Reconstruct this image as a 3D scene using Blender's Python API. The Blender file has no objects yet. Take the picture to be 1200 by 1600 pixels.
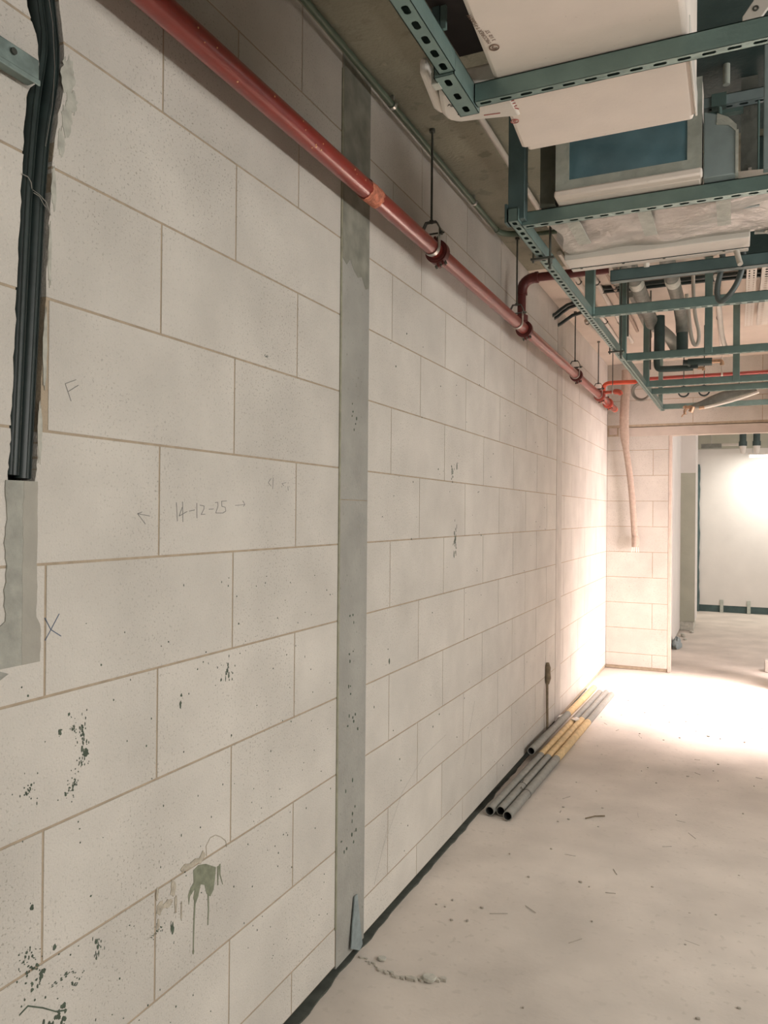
import bpy, bmesh, math, random
from mathutils import Vector, Matrix

random.seed(7)
SC = bpy.context.scene
COL = SC.collection

# ------------------------------------------------------------------ camera
F_PX, YAW, PITCH, ROLL = 1207.8, 0.4282, 0.0029, 0.0086
cam_d = bpy.data.cameras.new('camera')
cam_d.sensor_fit = 'VERTICAL'
cam_d.sensor_height = 24.0
cam_d.lens = F_PX / 1600.0 * 24.0
cam_d.clip_start = 0.02
cam = bpy.data.objects.new('camera', cam_d)
COL.objects.link(cam)
cy, sy, cp, sp = math.cos(YAW), math.sin(YAW), math.cos(PITCH), math.sin(PITCH)
fw = Vector((-sy * cp, cy * cp, sp))
rt = Vector((cy, sy, 0))
up = rt.cross(fw)
cr, sr = math.cos(ROLL), math.sin(ROLL)
rt, up = rt * cr + up * sr, -rt * sr + up * cr
mw = Matrix.Identity(4)
for i in range(3):
    mw[i][0], mw[i][1], mw[i][2] = rt[i], up[i], -fw[i]
mw.translation = Vector((1.1895, 0.0, 1.5145))
cam.matrix_world = mw
SC.camera = cam

# ------------------------------------------------------------------ view, world, lights
SC.view_settings.view_transform = 'Standard'
SC.view_settings.look = 'None'
SC.view_settings.gamma = 1.0
SC.view_settings.exposure = 0.11
SC.view_settings.use_curve_mapping = False
SC.cycles.use_denoising = True
SC.cycles.max_bounces = 8
SC.cycles.diffuse_bounces = 5

wd = bpy.data.worlds.new('world')
SC.world = wd
wd.use_nodes = True
wd.node_tree.nodes['Background'].inputs[0].default_value = (0.75, 0.88, 0.9, 1)
wd.node_tree.nodes['Background'].inputs[1].default_value = 0.35


def area(name, loc, direction, w, h, power, col, spread=180):
    d = bpy.data.lights.new(name, 'AREA')
    d.shape = 'RECTANGLE'
    d.size, d.size_y = w, h
    d.energy = power
    d.color = col
    d.spread = math.radians(spread)
    o = bpy.data.objects.new(name, d)
    o.location = loc
    o.rotation_euler = Vector(direction).to_track_quat('-Z', 'Y').to_euler()
    COL.objects.link(o)
    return o


# daylight through the long high opening of the right hand wall
area('window_light', (3.72, 1.35, 1.98), (-1, 0, -0.78), 5.9, 0.36, 132, (1.0, 0.955, 0.90))
# added downward fill that brightens the floor, no opening above it
area('floor_fill_light', (2.5, 3.6, 2.42), (-0.1, 0, -1), 1.2, 6.4, 12, (1.0, 0.94, 0.89), 100)
# strong light through the door opening near the far end
area('doorway_light', (3.75, 6.2, 1.15), (-0.9, 0.42, -0.06), 1.25, 2.0, 40, (1.0, 0.82, 0.79), 62)
# added overhead lamp: a bright floor patch to bounce light onto the ducts
area('added_bounce_light', (2.35, 6.9, 2.36), (-0.36, 0.0, -1), 1.2, 1.1, 125, (1.0, 0.83, 0.79), 62)

# ------------------------------------------------------------------ materials
def lin(r, g, b):
    f = lambda c: (c / 255 / 12.92) if c <= 10 else ((c / 255 + 0.055) / 1.055) ** 2.4
    return (f(r), f(g), f(b), 1)


def mat(name, col, rough=0.6, metal=0.0, noise=0.0, scale=8.0, bump=0.0, bscale=60.0, spec=0.5, island=0.0):
    m = bpy.data.materials.new(name)
    m.use_nodes = True
    nt = m.node_tree
    b = nt.nodes['Principled BSDF']
    b.inputs['Roughness'].default_value = rough
    b.inputs['Metallic'].default_value = metal
    b.inputs['Specular IOR Level'].default_value = spec
    b.inputs['Base Color'].default_value = col
    tc = nt.nodes.new('ShaderNodeTexCoord')
    last = None
    if noise > 0:
        n = nt.nodes.new('ShaderNodeTexNoise')
        n.inputs['Scale'].default_value = scale
        n.inputs['Detail'].default_value = 6
        nt.links.new(tc.outputs['Object'], n.inputs['Vector'])
        mr = nt.nodes.new('ShaderNodeMapRange')
        mr.inputs['From Min'].default_value = 0.3
        mr.inputs['From Max'].default_value = 0.7
        mr.inputs['To Min'].default_value = 1 - noise
        mr.inputs['To Max'].default_value = 1 + noise * 0.6
        nt.links.new(n.outputs['Fac'], mr.inputs['Value'])
        last = mr.outputs['Result']
    if island > 0:
        g = nt.nodes.new('ShaderNodeNewGeometry')
        mr2 = nt.nodes.new('ShaderNodeMapRange')
        mr2.inputs['To Min'].default_value = 1 - island
        mr2.inputs['To Max'].default_value = 1 + island * 0.5
        nt.links.new(g.outputs['Random Per Island'], mr2.inputs['Value'])
        if last:
            mm = nt.nodes.new('ShaderNodeMath')
            mm.operation = 'MULTIPLY'
            nt.links.new(last, mm.inputs[0])
            nt.links.new(mr2.outputs['Result'], mm.inputs[1])
            last = mm.outputs[0]
        else:
            last = mr2.outputs['Result']
    if last:
        vm = nt.nodes.new('ShaderNodeVectorMath')
        vm.operation = 'SCALE'
        vm.inputs[0].default_value = col[:3]
        nt.links.new(last, vm.inputs['Scale'])
        nt.links.new(vm.outputs['Vector'], b.inputs['Base Color'])
    if bump > 0:
        n2 = nt.nodes.new('ShaderNodeTexNoise')
        n2.inputs['Scale'].default_value = bscale
        n2.inputs['Detail'].default_value = 5
        nt.links.new(tc.outputs['Object'], n2.inputs['Vector'])
        bp = nt.nodes.new('ShaderNodeBump')
        bp.inputs['Strength'].default_value = bump
        bp.inputs['Distance'].default_value = 0.01
        nt.links.new(n2.outputs['Fac'], bp.inputs['Height'])
        nt.links.new(bp.outputs['Normal'], b.inputs['Normal'])
    return m


def add_specks(m, col, thresh=0.62, scale=140.0, patch_scale=2.5, amount=0.7):
    """dark pores / dirt specks mixed into the base colour of m"""
    nt = m.node_tree
    b = nt.nodes['Principled BSDF']
    tc = nt.nodes.new('ShaderNodeTexCoord')
    n = nt.nodes.new('ShaderNodeTexNoise')
    n.inputs['Scale'].default_value = scale
    n.inputs['Detail'].default_value = 3
    nt.links.new(tc.outputs['Object'], n.inputs['Vector'])
    p = nt.nodes.new('ShaderNodeTexNoise')
    p.inputs['Scale'].default_value = patch_scale
    p.inputs['Detail'].default_value = 3
    nt.links.new(tc.outputs['Object'], p.inputs['Vector'])
    pm = nt.nodes.new('ShaderNodeMapRange')
    pm.inputs['From Min'].default_value = 0.42
    pm.inputs['From Max'].default_value = 0.68
    pm.inputs['To Min'].default_value = 0.25
    pm.inputs['To Max'].default_value = 1.0
    nt.links.new(p.outputs['Fac'], pm.inputs['Value'])
    mr = nt.nodes.new('ShaderNodeMapRange')
    mr.inputs['From Min'].default_value = thresh
    mr.inputs['From Max'].default_value = thresh + 0.06
    nt.links.new(n.outputs['Fac'], mr.inputs['Value'])
    mu = nt.nodes.new('ShaderNodeMath')
    mu.operation = 'MULTIPLY'
    nt.links.new(mr.outputs['Result'], mu.inputs[0])
    nt.links.new(pm.outputs['Result'], mu.inputs[1])
    mu2 = nt.nodes.new('ShaderNodeMath')
    mu2.operation = 'MULTIPLY'
    mu2.inputs[1].default_value = amount
    nt.links.new(mu.outputs[0], mu2.inputs[0])
    mix = nt.nodes.new('ShaderNodeMix')
    mix.data_type = 'RGBA'
    nt.links.new(mu2.outputs[0], mix.inputs['Factor'])
    src = b.inputs['Base Color'].links
    if src:
        nt.links.new(src[0].from_socket, mix.inputs['A'])
    else:
        mix.inputs['A'].default_value = b.inputs['Base Color'].default_value
    mix.inputs['B'].default_value = col
    nt.links.new(mix.outputs['Result'], b.inputs['Base Color'])
    return m


M = {}
M['block'] = add_specks(mat('aerated_block', (0.56, 0.53, 0.48, 1), 0.9, 0, 0.11, 4, 0.3, 220, 0.2, 0.06),
                        (0.24, 0.23, 0.19, 1), 0.60, 170, 2.4, 0.75)
M['mortar'] = mat('thin_mortar', (0.40, 0.33, 0.245, 1), 0.95, 0, 0.15, 30, 0.3, 200, 0.1)
M['concrete'] = add_specks(mat('cast_concrete', (0.315, 0.31, 0.28, 1), 0.85, 0, 0.16, 6, 0.3, 90, 0.25),
                           (0.12, 0.12, 0.10, 1), 0.66, 70, 4.0, 0.8)
M['ceiling'] = add_specks(mat('raw_ceiling_concrete', (0.27, 0.262, 0.20, 1), 0.9, 0, 0.3, 2.2, 0.4, 70, 0.2),
                          (0.12, 0.12, 0.09, 1), 0.6, 14, 1.5, 0.6)
M['floor'] = add_specks(mat('screed_floor', (0.58, 0.525, 0.465, 1), 0.8, 0, 0.17, 2.6, 0.12, 60, 0.3),
                        (0.34, 0.31, 0.26, 1), 0.61, 30, 1.1, 0.4)
M['gap'] = mat('shaded_wall_gap', (0.075, 0.082, 0.068, 1), 0.95, 0, 0.3, 20)  # recess shade at the wall foot put into the colour
M['patch'] = mat('grey_patch_mortar', (0.335, 0.335, 0.295, 1), 0.9, 0, 0.22, 22, 0.5, 60, 0.2)
M['patch_lite'] = mat('smooth_patch_mortar', (0.36, 0.345, 0.30, 1), 0.9, 0, 0.1, 12, 0.2, 60, 0.2)
M['strut'] = mat('galvanised_strut', (0.205, 0.30, 0.28, 1), 0.42, 0.6, 0.12, 14, 0.08, 80)
M['strut_dark'] = mat('dark_painted_steel', (0.085, 0.135, 0.135, 1), 0.5, 0.3, 0.2, 12)
M['steel'] = mat('bright_steel', (0.55, 0.55, 0.52, 1), 0.35, 0.9, 0.1, 30)
M['darksteel'] = mat('dark_steel', (0.10, 0.105, 0.09, 1), 0.5, 0.6, 0.2, 30)
M['red'] = mat('red_pipe_paint', (0.27, 0.028, 0.018, 1), 0.33, 0.0, 0.14, 18, 0.05, 90, 0.5)
for _n in ('red',):
    _p = M[_n].node_tree.nodes['Principled BSDF']
    _p.inputs['Coat Weight'].default_value = 0.6
    _p.inputs['Coat Roughness'].default_value = 0.12
M['red_dark'] = mat('dark_red_coupling', (0.12, 0.02, 0.017, 1), 0.45, 0.0, 0.2, 40, 0.1, 60, 0.5)
M['red_bright'] = mat('bright_red_paint', (0.66, 0.10, 0.05, 1), 0.4, 0.0, 0.1, 18)
M['rust'] = mat('rough_tape_patch', (0.58, 0.20, 0.12, 1), 0.8, 0, 0.4, 60, 0.6, 90)
M['green'] = mat('green_grey_conduit', (0.085, 0.12, 0.08, 1), 0.5, 0.1, 0.25, 12)
M['greypipe'] = mat('pale_conduit', (0.50, 0.46, 0.40, 1), 0.5, 0.0, 0.1, 20)
M['white'] = mat('white_pvc', (0.66, 0.62, 0.56, 1), 0.45, 0.0, 0.05, 20)
M['duct'] = add_specks(mat('cream_duct_board', (0.85, 0.765, 0.69, 1), 0.6, 0.0, 0.06, 6, 0.06, 120, 0.3),
                       (0.40, 0.35, 0.28, 1), 0.68, 90, 3, 0.5)
M['duct_white'] = mat('white_duct_board', (0.70, 0.66, 0.60, 1), 0.5, 0, 0.05, 9, 0.1, 80)
M['tape'] = mat('grey_green_tape', (0.42, 0.45, 0.40, 1), 0.55, 0.05, 0.16, 25, 0.3, 50)
M['film'] = mat('blue_plastic_film', (0.10, 0.20, 0.24, 1), 0.22, 0.0, 0.3, 5, 0.6, 7, 0.7)
M['wrap'] = mat('wrinkled_plastic_wrap', (0.42, 0.40, 0.36, 1), 0.3, 0.0, 0.25, 7, 1.0, 13, 0.6)
M['panel'] = mat('blue_grey_panel', (0.27, 0.335, 0.34, 1), 0.55, 0.1, 0.1, 20)
M['black'] = mat('black_plastic', (0.017, 0.028, 0.026, 1), 0.42, 0.0, 0.3, 20, 0.05, 60, 0.5)
M['rubber'] = mat('black_rubber_insulation', (0.03, 0.045, 0.045, 1), 0.7, 0.0, 0.3, 12, 0.2, 60)
M['teal_rubber'] = mat('dark_teal_insulation', (0.04, 0.068, 0.064, 1), 0.6, 0.0, 0.2, 12, 0.2, 60)
M['lag'] = mat('grey_foil_lagging', (0.19, 0.195, 0.17, 1), 0.5, 0.1, 0.25, 18, 0.5, 30)
M['foil'] = mat('silver_tape', (0.60, 0.62, 0.56, 1), 0.3, 0.4, 0.2, 30, 0.4, 50)
M['gi'] = mat('grey_plastic_tube', (0.23, 0.228, 0.205, 1), 0.5, 0.0, 0.18, 30, 0.1, 80)
M['yellow'] = mat('yellow_paint_band', (0.62, 0.45, 0.235, 1), 0.6, 0.0, 0.2, 30, 0.1, 80)
M['inside'] = mat('tube_inside', (0.03, 0.03, 0.028, 1), 0.8, 0.0, 0.1, 30)
M['stick'] = mat('brown_stick', (0.19, 0.145, 0.09, 1), 0.8, 0.0, 0.35, 40, 0.4, 60)
M['hose'] = mat('beige_canvas_hose', (0.41, 0.32, 0.26, 1), 0.8, 0.0, 0.12, 40, 0.3, 120)
M['brass'] = mat('brass_fitting', (0.55, 0.36, 0.24, 1), 0.35, 0.6, 0.2, 40)
M['pencil'] = mat('pencil_line', (0.22, 0.215, 0.20, 1), 0.9)
M['bluepen'] = mat('blue_pen_line', (0.10, 0.13, 0.19, 1), 0.9)
M['splat'] = mat('green_grey_splatter', (0.20, 0.215, 0.15, 1), 0.85, 0, 0.25, 60, 0.3, 90)
M['splat_dark'] = mat('dark_green_splatter', (0.075, 0.10, 0.07, 1), 0.85, 0, 0.35, 60)
M['smear'] = mat('tan_mortar_smear', (0.42, 0.38, 0.305, 1), 0.95, 0, 0.25, 60, 0.6, 90)
M['redink'] = mat('red_ink', (0.40, 0.11, 0.09, 1), 0.8)
M['brownink'] = mat('brown_ink', (0.20, 0.12, 0.08, 1), 0.8)
M['blackink'] = mat('black_ink', (0.03, 0.03, 0.03, 1), 0.8)
M['plaster'] = mat('white_plaster', (0.66, 0.63, 0.59, 1), 0.85, 0, 0.05, 3, 0.1, 60)
M['render'] = mat('grey_green_render', (0.40, 0.40, 0.325, 1), 0.9, 0, 0.1, 5, 0.2, 60)
M['bluegrey'] = mat('blue_grey_plastic', (0.22, 0.265, 0.27, 1), 0.5, 0, 0.2, 40)
M['debris'] = mat('pale_plaster_rubble', (0.50, 0.49, 0.43, 1), 0.9, 0, 0.2, 40)
M['blue'] = mat('pale_blue_sheet', (0.22, 0.45, 0.60, 1), 0.5)
lampm = bpy.data.materials.new('tube_lamp_glow')
lampm.use_nodes = True
_b = lampm.node_tree.nodes['Principled BSDF']
_b.inputs['Emission Color'].default_value = (1, 0.97, 0.9, 1)
_b.inputs['Emission Strength'].default_value = 6
M['lamp'] = lampm


# ------------------------------------------------------------------ mesh builder
class MB:
    def __init__(s):
        s.v, s.f, s.m = [], [], []

    def add(s, vs, fs, mi=0):
        o = len(s.v)
        s.v += [tuple(p) for p in vs]
        s.f += [tuple(i + o for i in f) for f in fs]
        s.m += [mi] * len(fs)
        return s

    def box(s, x0, x1, y0, y1, z0, z1, mi=0):
        vs = [(x, y, z) for z in (z0, z1) for y in (y0, y1) for x in (x0, x1)]
        return s.add(vs, [(0, 2, 3, 1), (4, 5, 7, 6), (0, 1, 5, 4), (1, 3, 7, 5), (3, 2, 6, 7), (2, 0, 4, 6)], mi)

    def bar(s, a, b, w, h, upv=(0, 0, 1), mi=0):
        a, b = Vector(a), Vector(b)
        d = (b - a).normalized()
        u = Vector(upv)
        sd = d.cross(u)
        if sd.length < 1e-4:
            sd = d.cross(Vector((1, 0, 0)))
        sd.normalize()
        u = sd.cross(d).normalized()
        vs = []
        for p in (a, b):
            for i, j in ((-1, -1), (1, -1), (1, 1), (-1, 1)):
                vs.append(p + sd * (i * w / 2) + u * (j * h / 2))
        return s.add(vs, [(0, 1, 2, 3), (7, 6, 5, 4), (0, 4, 5, 1), (1, 5, 6, 2), (2, 6, 7, 3), (3, 7, 4, 0)], mi)

    def tube(s, pts, r, n=14, cap=True, mi=0):
        pts = [Vector(p) for p in pts]
        rs = r if isinstance(r, (list, tuple)) else [r] * len(pts)
        ring_prev = None
        nrm = None
        base = len(s.v)
        for i, p in enumerate(pts):
            if i == 0:
                d = pts[1] - p
            elif i == len(pts) - 1:
                d = p - pts[i - 1]
            else:
                d = (pts[i + 1] - p).normalized() + (p - pts[i - 1]).normalized()
            d.normalize()
            if nrm is None:
                nrm = d.orthogonal().normalized()
            else:
                nrm = (nrm - d * nrm.dot(d)).normalized()
            bn = d.cross(nrm)
            for k in range(n):
                t = 2 * math.pi * k / n
                s.v.append(tuple(p + (nrm * math.cos(t) + bn * math.sin(t)) * rs[i]))
        for i in range(len(pts) - 1):
            for k in range(n):
                a, b = base + i * n + k, base + i * n + (k + 1) % n
                s.f.append((a, b, b + n, a + n))
                s.m.append(mi)
        if cap:
            s.f.append(tuple(base + k for k in reversed(range(n))))
            s.f.append(tuple(base + (len(pts) - 1) * n + k for k in range(n)))
            s.m += [mi, mi]
        return s

    def hollow(s, a, b, ro, ri, n=18, mo=0, mi=1):
        a, b = Vector(a), Vector(b)
        d = (b - a).normalized()
        u = d.orthogonal().normalized()
        w = d.cross(u)
        base = len(s.v)
        for p, r in ((a, ro), (b, ro), (b, ri), (a, ri)):
            for k in range(n):
                t = 2 * math.pi * k / n
                s.v.append(tuple(p + (u * math.cos(t) + w * math.sin(t)) * r))
        for q, mm in ((0, mo), (1, mo), (2, mi), (3, mo)):
            for k in range(n):
                k2 = (k + 1) % n
                q2 = (q + 1) % 4
                s.f.append((base + q * n + k, base + q * n + k2, base + q2 * n + k2, base + q2 * n + k))
                s.m.append(mm)
        return s

    def torus(s, c, axis, R, r, a0=0.0, a1=360.0, n=28, k=8, ref=None, mi=0):
        ax = Vector(axis).normalized()
        u = Vector(ref) if ref else ax.orthogonal()
        u = (u - ax * u.dot(ax)).normalized()
        w = ax.cross(u)
        c = Vector(c)
        full = abs(a1 - a0) >= 359.9
        pts = []
        m = n + (0 if full else 1)
        base = len(s.v)
        for i in range(m):
            t = math.radians(a0 + (a1 - a0) * i / n)
            rad = u * math.cos(t) + w * math.sin(t)
            for j in range(k):
                q = 2 * math.pi * j / k
                s.v.append(tuple(c + rad * (R + r * math.cos(q)) + ax * (r * math.sin(q))))
        for i in range(n):
            i2 = (i + 1) % m if full else i + 1
            for j in range(k):
                j2 = (j + 1) % k
                s.f.append((base + i * k + j, base + i * k + j2, base + i2 * k + j2, base + i2 * k + j))
                s.m.append(mi)
        return s

    def band(s, c, axis, R, w, t, a0=0.0, a1=360.0, n=28, ref=None, mi=0):
        """flat strap bent round an axis: radius R, width w, thickness t"""
        ax = Vector(axis).normalized()
        u = Vector(ref) if ref else ax.orthogonal()
        u = (u - ax * u.dot(ax)).normalized()
        v = ax.cross(u)
        c = Vector(c)
        base = len(s.v)
        for i in range(n + 1):
            q = math.radians(a0 + (a1 - a0) * i / n)
            rad = u * math.cos(q) + v * math.sin(q)
            for rr, ww in ((R, -w / 2), (R + t, -w / 2), (R + t, w / 2), (R, w / 2)):
                s.v.append(tuple(c + rad * rr + ax * ww))
        for i in range(n):
            for j in range(4):
                a = base + i * 4 + j
                b = base + i * 4 + (j + 1) % 4
                s.f.append((a, b, b + 4, a + 4))
                s.m.append(mi)
        s.f.append((base, base + 1, base + 2, base + 3))
        e = base + n * 4
        s.f.append((e + 3, e + 2, e + 1, e))
        s.m += [mi, mi]
        return s

    def prism(s, poly, fn, d0, d1, mi=0):
        """poly: 2D outline; fn(a, b, d) -> point"""
        n = len(poly)
        vs = [fn(a, b, d0) for a, b in poly] + [fn(a, b, d1) for a, b in poly]
        fs = [tuple(range(n)), tuple(n + i for i in reversed(range(n)))]
        fs += [(i, n + i, n + (i + 1) % n, (i + 1) % n) for i in range(n)]
        return s.add(vs, fs, mi)

    def slots(s, o, d, w, L, W, pitch=0.05, sl=0.028, sw=0.013, mi=0):
        """sheet starting at o, length L along d, width W along w, with slotted holes"""
        o, d, w = Vector(o), Vector(d).normalized(), Vector(w).normalized()
        n = max(1, int(round(L / pitch)))
        p = L / n
        a, l, h = sl / 2 - sw * 0.3, sl / 2, sw / 2
        for i in range(n):
            c = o + d * (p * (i + 0.5)) + w * (W / 2)
            inn = [(a, -h), (l, -h / 2), (l, h / 2), (a, h), (-a, h), (-l, h / 2), (-l, -h / 2), (-a, -h)]
            out = [(a, -W / 2), (p / 2, -W / 2), (p / 2, W / 2), (a, W / 2), (-a, W / 2), (-p / 2, W / 2), (-p / 2, -W / 2), (-a, -W / 2)]
            vs = [c + d * x + w * y for x, y in inn] + [c + d * x + w * y for x, y in out]
            s.add(vs, [(k, (k + 1) % 8, 8 + (k + 1) % 8, 8 + k) for k in range(8)], mi)
        return s

    def map(s, fn):
        s.v = [tuple(fn(*p)) for p in s.v]
        return s

    def build(s, name, mats, parent=None, bevel=0.0, smooth=True):
        me = bpy.data.meshes.new(name)
        off = Vector((0, 0, 0))
        if parent is not None:
            off = Vector(parent.location)
        me.from_pydata([tuple(Vector(p) - off) for p in s.v], [], s.f)
        if not isinstance(mats, (list, tuple)):
            mats = [mats]
        for m in mats:
            me.materials.append(M[m] if isinstance(m, str) else m)
        for p, mi in zip(me.polygons, s.m):
            p.material_index = mi
        bm = bmesh.new()
        bm.from_mesh(me)
        bmesh.ops.recalc_face_normals(bm, faces=bm.faces)
        bm.to_mesh(me)
        bm.free()
        if smooth:
            for p in me.polygons:
                p.use_smooth = True
            me.set_sharp_from_angle(angle=math.radians(40))
        o = bpy.data.objects.new(name, me)
        COL.objects.link(o)
        if parent is not None:
            o.parent = parent
        if bevel:
            b = o.modifiers.new('bevel', 'BEVEL')
            b.width = bevel
            b.segments = 2
            b.limit_method = 'ANGLE'
        return o


def tag(o, label, cat, group=None, kind=None):
    o['label'] = label
    o['category'] = cat
    if group:
        o['group'] = group
    if kind:
        o['kind'] = kind
    return o


def thing(name, loc, label, cat, group=None):
    o = bpy.data.objects.new(name, None)
    o.empty_display_size = 0.05
    o.location = loc
    COL.objects.link(o)
    return tag(o, label, cat, group)


def struct(o, label=None):
    o['kind'] = 'structure'
    if label:
        o['label'] = label
    return o


def copy_thing(root, delta, label):
    """copy a thing, its parts and their sub-parts"""
    def rec(o, parent):
        c = o.copy()
        COL.objects.link(c)
        if parent is not None:
            c.parent = parent
        for ch in o.children:
            rec(ch, c)
        return c
    c = rec(root, None)
    c.location = Vector(root.location) + Vector(delta)
    c['label'] = label
    return c


def arc3(p0, p1, p2, n=8):
    """quadratic bend through corner p1"""
    p0, p1, p2 = Vector(p0), Vector(p1), Vector(p2)
    return [p0 * (1 - t) ** 2 + p1 * 2 * t * (1 - t) + p2 * t * t for t in [i / n for i in range(n + 1)]]


CZ = 3.03           # ceiling height
FY = 7.99           # far wall
ROWS = [0.157 + 0.2515 * k for k in range(10)] + [2.662, 2.772]   # course lines of the block walls

# ------------------------------------------------------------------ the room: left wall
J = 0.0055          # joint width
def chase_l(z):
    pts = [(1.56, 0.980), (1.63, 0.984), (1.745, 0.989), (1.92, 0.995), (2.1, 1.003), (2.215, 1.008), (2.288, 1.013),
           (2.315, 1.040), (2.395, 1.035), (2.45, 1.008), (2.6, 1.005), (3.1, 1.0)]
    return interp(pts, z) + jag(z, 1)
def chase_r(z):
    pts = [(1.56, 1.040), (1.75, 1.052), (1.935, 1.060), (2.12, 1.070), (2.22, 1.076), (2.33, 1.097), (2.4, 1.098),
           (2.5, 1.084), (3.1, 1.075)]
    return interp(pts, z) + jag(z, 2)
def interp(pts, z):
    if z <= pts[0][0]:
        return pts[0][1]
    for (a, b), (c, d) in zip(pts, pts[1:]):
        if z <= c:
            return b + (d - b) * (z - a) / (c - a)
    return pts[-1][1]
def jag(z, k):
    return 0.0010 * math.sin(z * 61 + k * 2) + 0.0009 * math.sin(z * 233 + k) + 0.0006 * math.sin(z * 517 + k)

def joints(row):
    even = row % 2 == 0
    # left of the first column
    if row <= 10:
        L = [1.066 - 0.602 * 2, 1.066 - 0.602, 1.066, 1.664] if not even else [1.38 - 0.602 * 3, 1.38 - 0.602 * 2, 1.38 - 0.602, 1.38, 1.976]
    else:
        L = [1.668 - 0.6 * k for k in range(5, -1, -1)] if row == 11 else [1.99 - 0.6 * k for k in range(5, -1, -1)]
    if row % 2 == 0:
        R = [2.957 + 0.5865 * k for k in range(0, 9)]
    else:
        R = [2.665 + 0.5865 * k for k in range(0, 10)]
    return L, R

wl = MB()
def wall_piece(y0, y1, z0, z1, mi=0, x0=-0.06, x1=0.0):
    wl.box(x0, x1, y0, y1, z0, z1, mi)
rowz = [0.03] + ROWS + [CZ + 0.06]
for r in range(len(rowz) - 1):
    z0, z1 = rowz[r] + J / 2, rowz[r + 1] - J / 2
    L, R = joints(r)
    segs = []
    for lo, hi, js in ((-2.2, 2.25, L), (2.462, 5.61, R), (5.795, FY, R)):
        cuts = [lo] + [j for j in js if lo + 0.05 < j < hi - 0.05] + [hi]
        for a, b in zip(cuts, cuts[1:]):
            segs.append((a + (J / 2 if a != lo else 0.002), b - (J / 2 if b != hi else 0.004)))
    for a, b in segs:
        if b > 0.97 and a < 1.1 and z1 > 1.565:
            # block is cut by the pipe chase: split it in height bands that follow the rough edge
            nb = 14
            zs = [z0 + (z1 - z0) * i / nb for i in range(nb + 1)]
            if z0 < 1.565:
                wl.box(-0.06, 0, a, b, z0, 1.565)
                zs = [1.565 + (z1 - 1.565) * i / nb for i in range(nb + 1)]
            for side in (0, 1):
                poly = []
                if side == 0 and a < chase_l(z1) - 0.004:
                    poly = [(a, zs[0])] + [(min(b, chase_l(z)), z) for z in zs] + [(a, zs[-1])]
                if side == 1 and b > chase_r(z1) + 0.004:
                    poly = [(b, zs[-1])] + [(b, zs[0])] + [(max(a, chase_r(z)), z) for z in zs]
                if poly:
                    wl.prism(poly, lambda y, z, d: (d, y, z), -0.06, 0.0)
        else:
            wl.box(-0.06, 0, a, b, z0, z1)
# thin mortar behind the faces (split round the chase) and the wall core
wl.box(-0.055, -0.0012, -2.2, 0.975, 0.03, CZ + 0.05, 1)
wl.box(-0.055, -0.0012, 0.975, 1.105, 0.03, 1.56, 1)
nz = 60
zz = [1.56 + (CZ + 0.05 - 1.56) * i / nz for i in range(nz + 1)]
wl.prism([(0.975, zz[0])] + [(chase_l(z) - 0.001, z) for z in zz] + [(0.975, zz[-1])], lambda y, z, d: (d, y, z), -0.055, -0.0012, 1)
wl.prism([(1.105, zz[-1]), (1.105, zz[0])] + [(chase_r(z) + 0.001, z) for z in zz], lambda y, z, d: (d, y, z), -0.055, -0.0012, 1)
wl.box(-0.055, -0.0012, 1.105, FY, 0.03, CZ + 0.05, 1)
wl.box(-0.20, -0.058, -2.2, FY + 0.1, 0.0, CZ + 0.05, 1)
wl.box(-0.058, -0.03, -2.2, 5.8, 0.0, 0.032, 2)
wl.box(-0.058, -0.004, 5.8, FY, 0.0, 0.032, 1)
wall_left = struct(wl.build('wall_left', ['block', 'mortar', 'gap'], smooth=False), 'pale aerated block wall with thin tan joints')

# concrete columns cast into the wall
c = MB()
c.box(-0.05, 0.002, 2.251, 2.460, 0.02, 1.56).box(-0.05, 0.002, 2.251, 2.460, 1.563, CZ)
c.build('concrete_column', 'concrete', wall_left)['label'] = 'grey concrete stiffener column full of small pits'
c = MB().box(-0.0005, 0.0035, 2.2435, 2.2535, 0.15, 2.98)
c.build('joint_filler', mat('greenish_joint_filler', (0.27, 0.265, 0.195, 1), 0.95, 0, 0.2, 30), wall_left)
c = MB().box(-0.05, 0.001, 5.613, 5.790, 0.02, CZ)
c.build('concrete_column', mat('pale_column_concrete', (0.46, 0.43, 0.385, 1), 0.9, 0, 0.12, 8, 0.2, 80), wall_left)['label'] = 'pale narrow column towards the far end'
# damp staining and painted pipe shadow on the upper part of the first column
def blob(mb, pts, t=0.0008, x=0.0, mi=0):
    t += 0.000011 * (len(mb.f) % 37)      # no two overlapping blobs share one surface
    mb.prism(pts, lambda y, z, d: (d, y, z), x - 0.0002, x + t, mi)
def ragged(c, ry, rz, n=14, k=0.3, seed=0):
    rr = random.Random(seed)
    return [(c[0] + ry * math.cos(2 * math.pi * i / n) * (1 - k * rr.random()), c[1] + rz * math.sin(2 * math.pi * i / n) * (1 - k * rr.random())) for i in range(n)]
st = MB()
blob(st, [(2.256, CZ), (2.256, 2.36), (2.285, 2.345), (2.31, 2.37), (2.34, 2.34), (2.37, 2.325), (2.40, 2.335), (2.43, 2.30), (2.455, 2.31), (2.457, CZ)], 0.0008, 0.0022)
st.build('damp_shadow_stain', mat('damp_shaded_concrete', (0.225, 0.225, 0.185, 1), 0.9, 0, 0.3, 14, 0.2, 60), wall_left)
pit = MB()
rr = random.Random(3)
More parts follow.
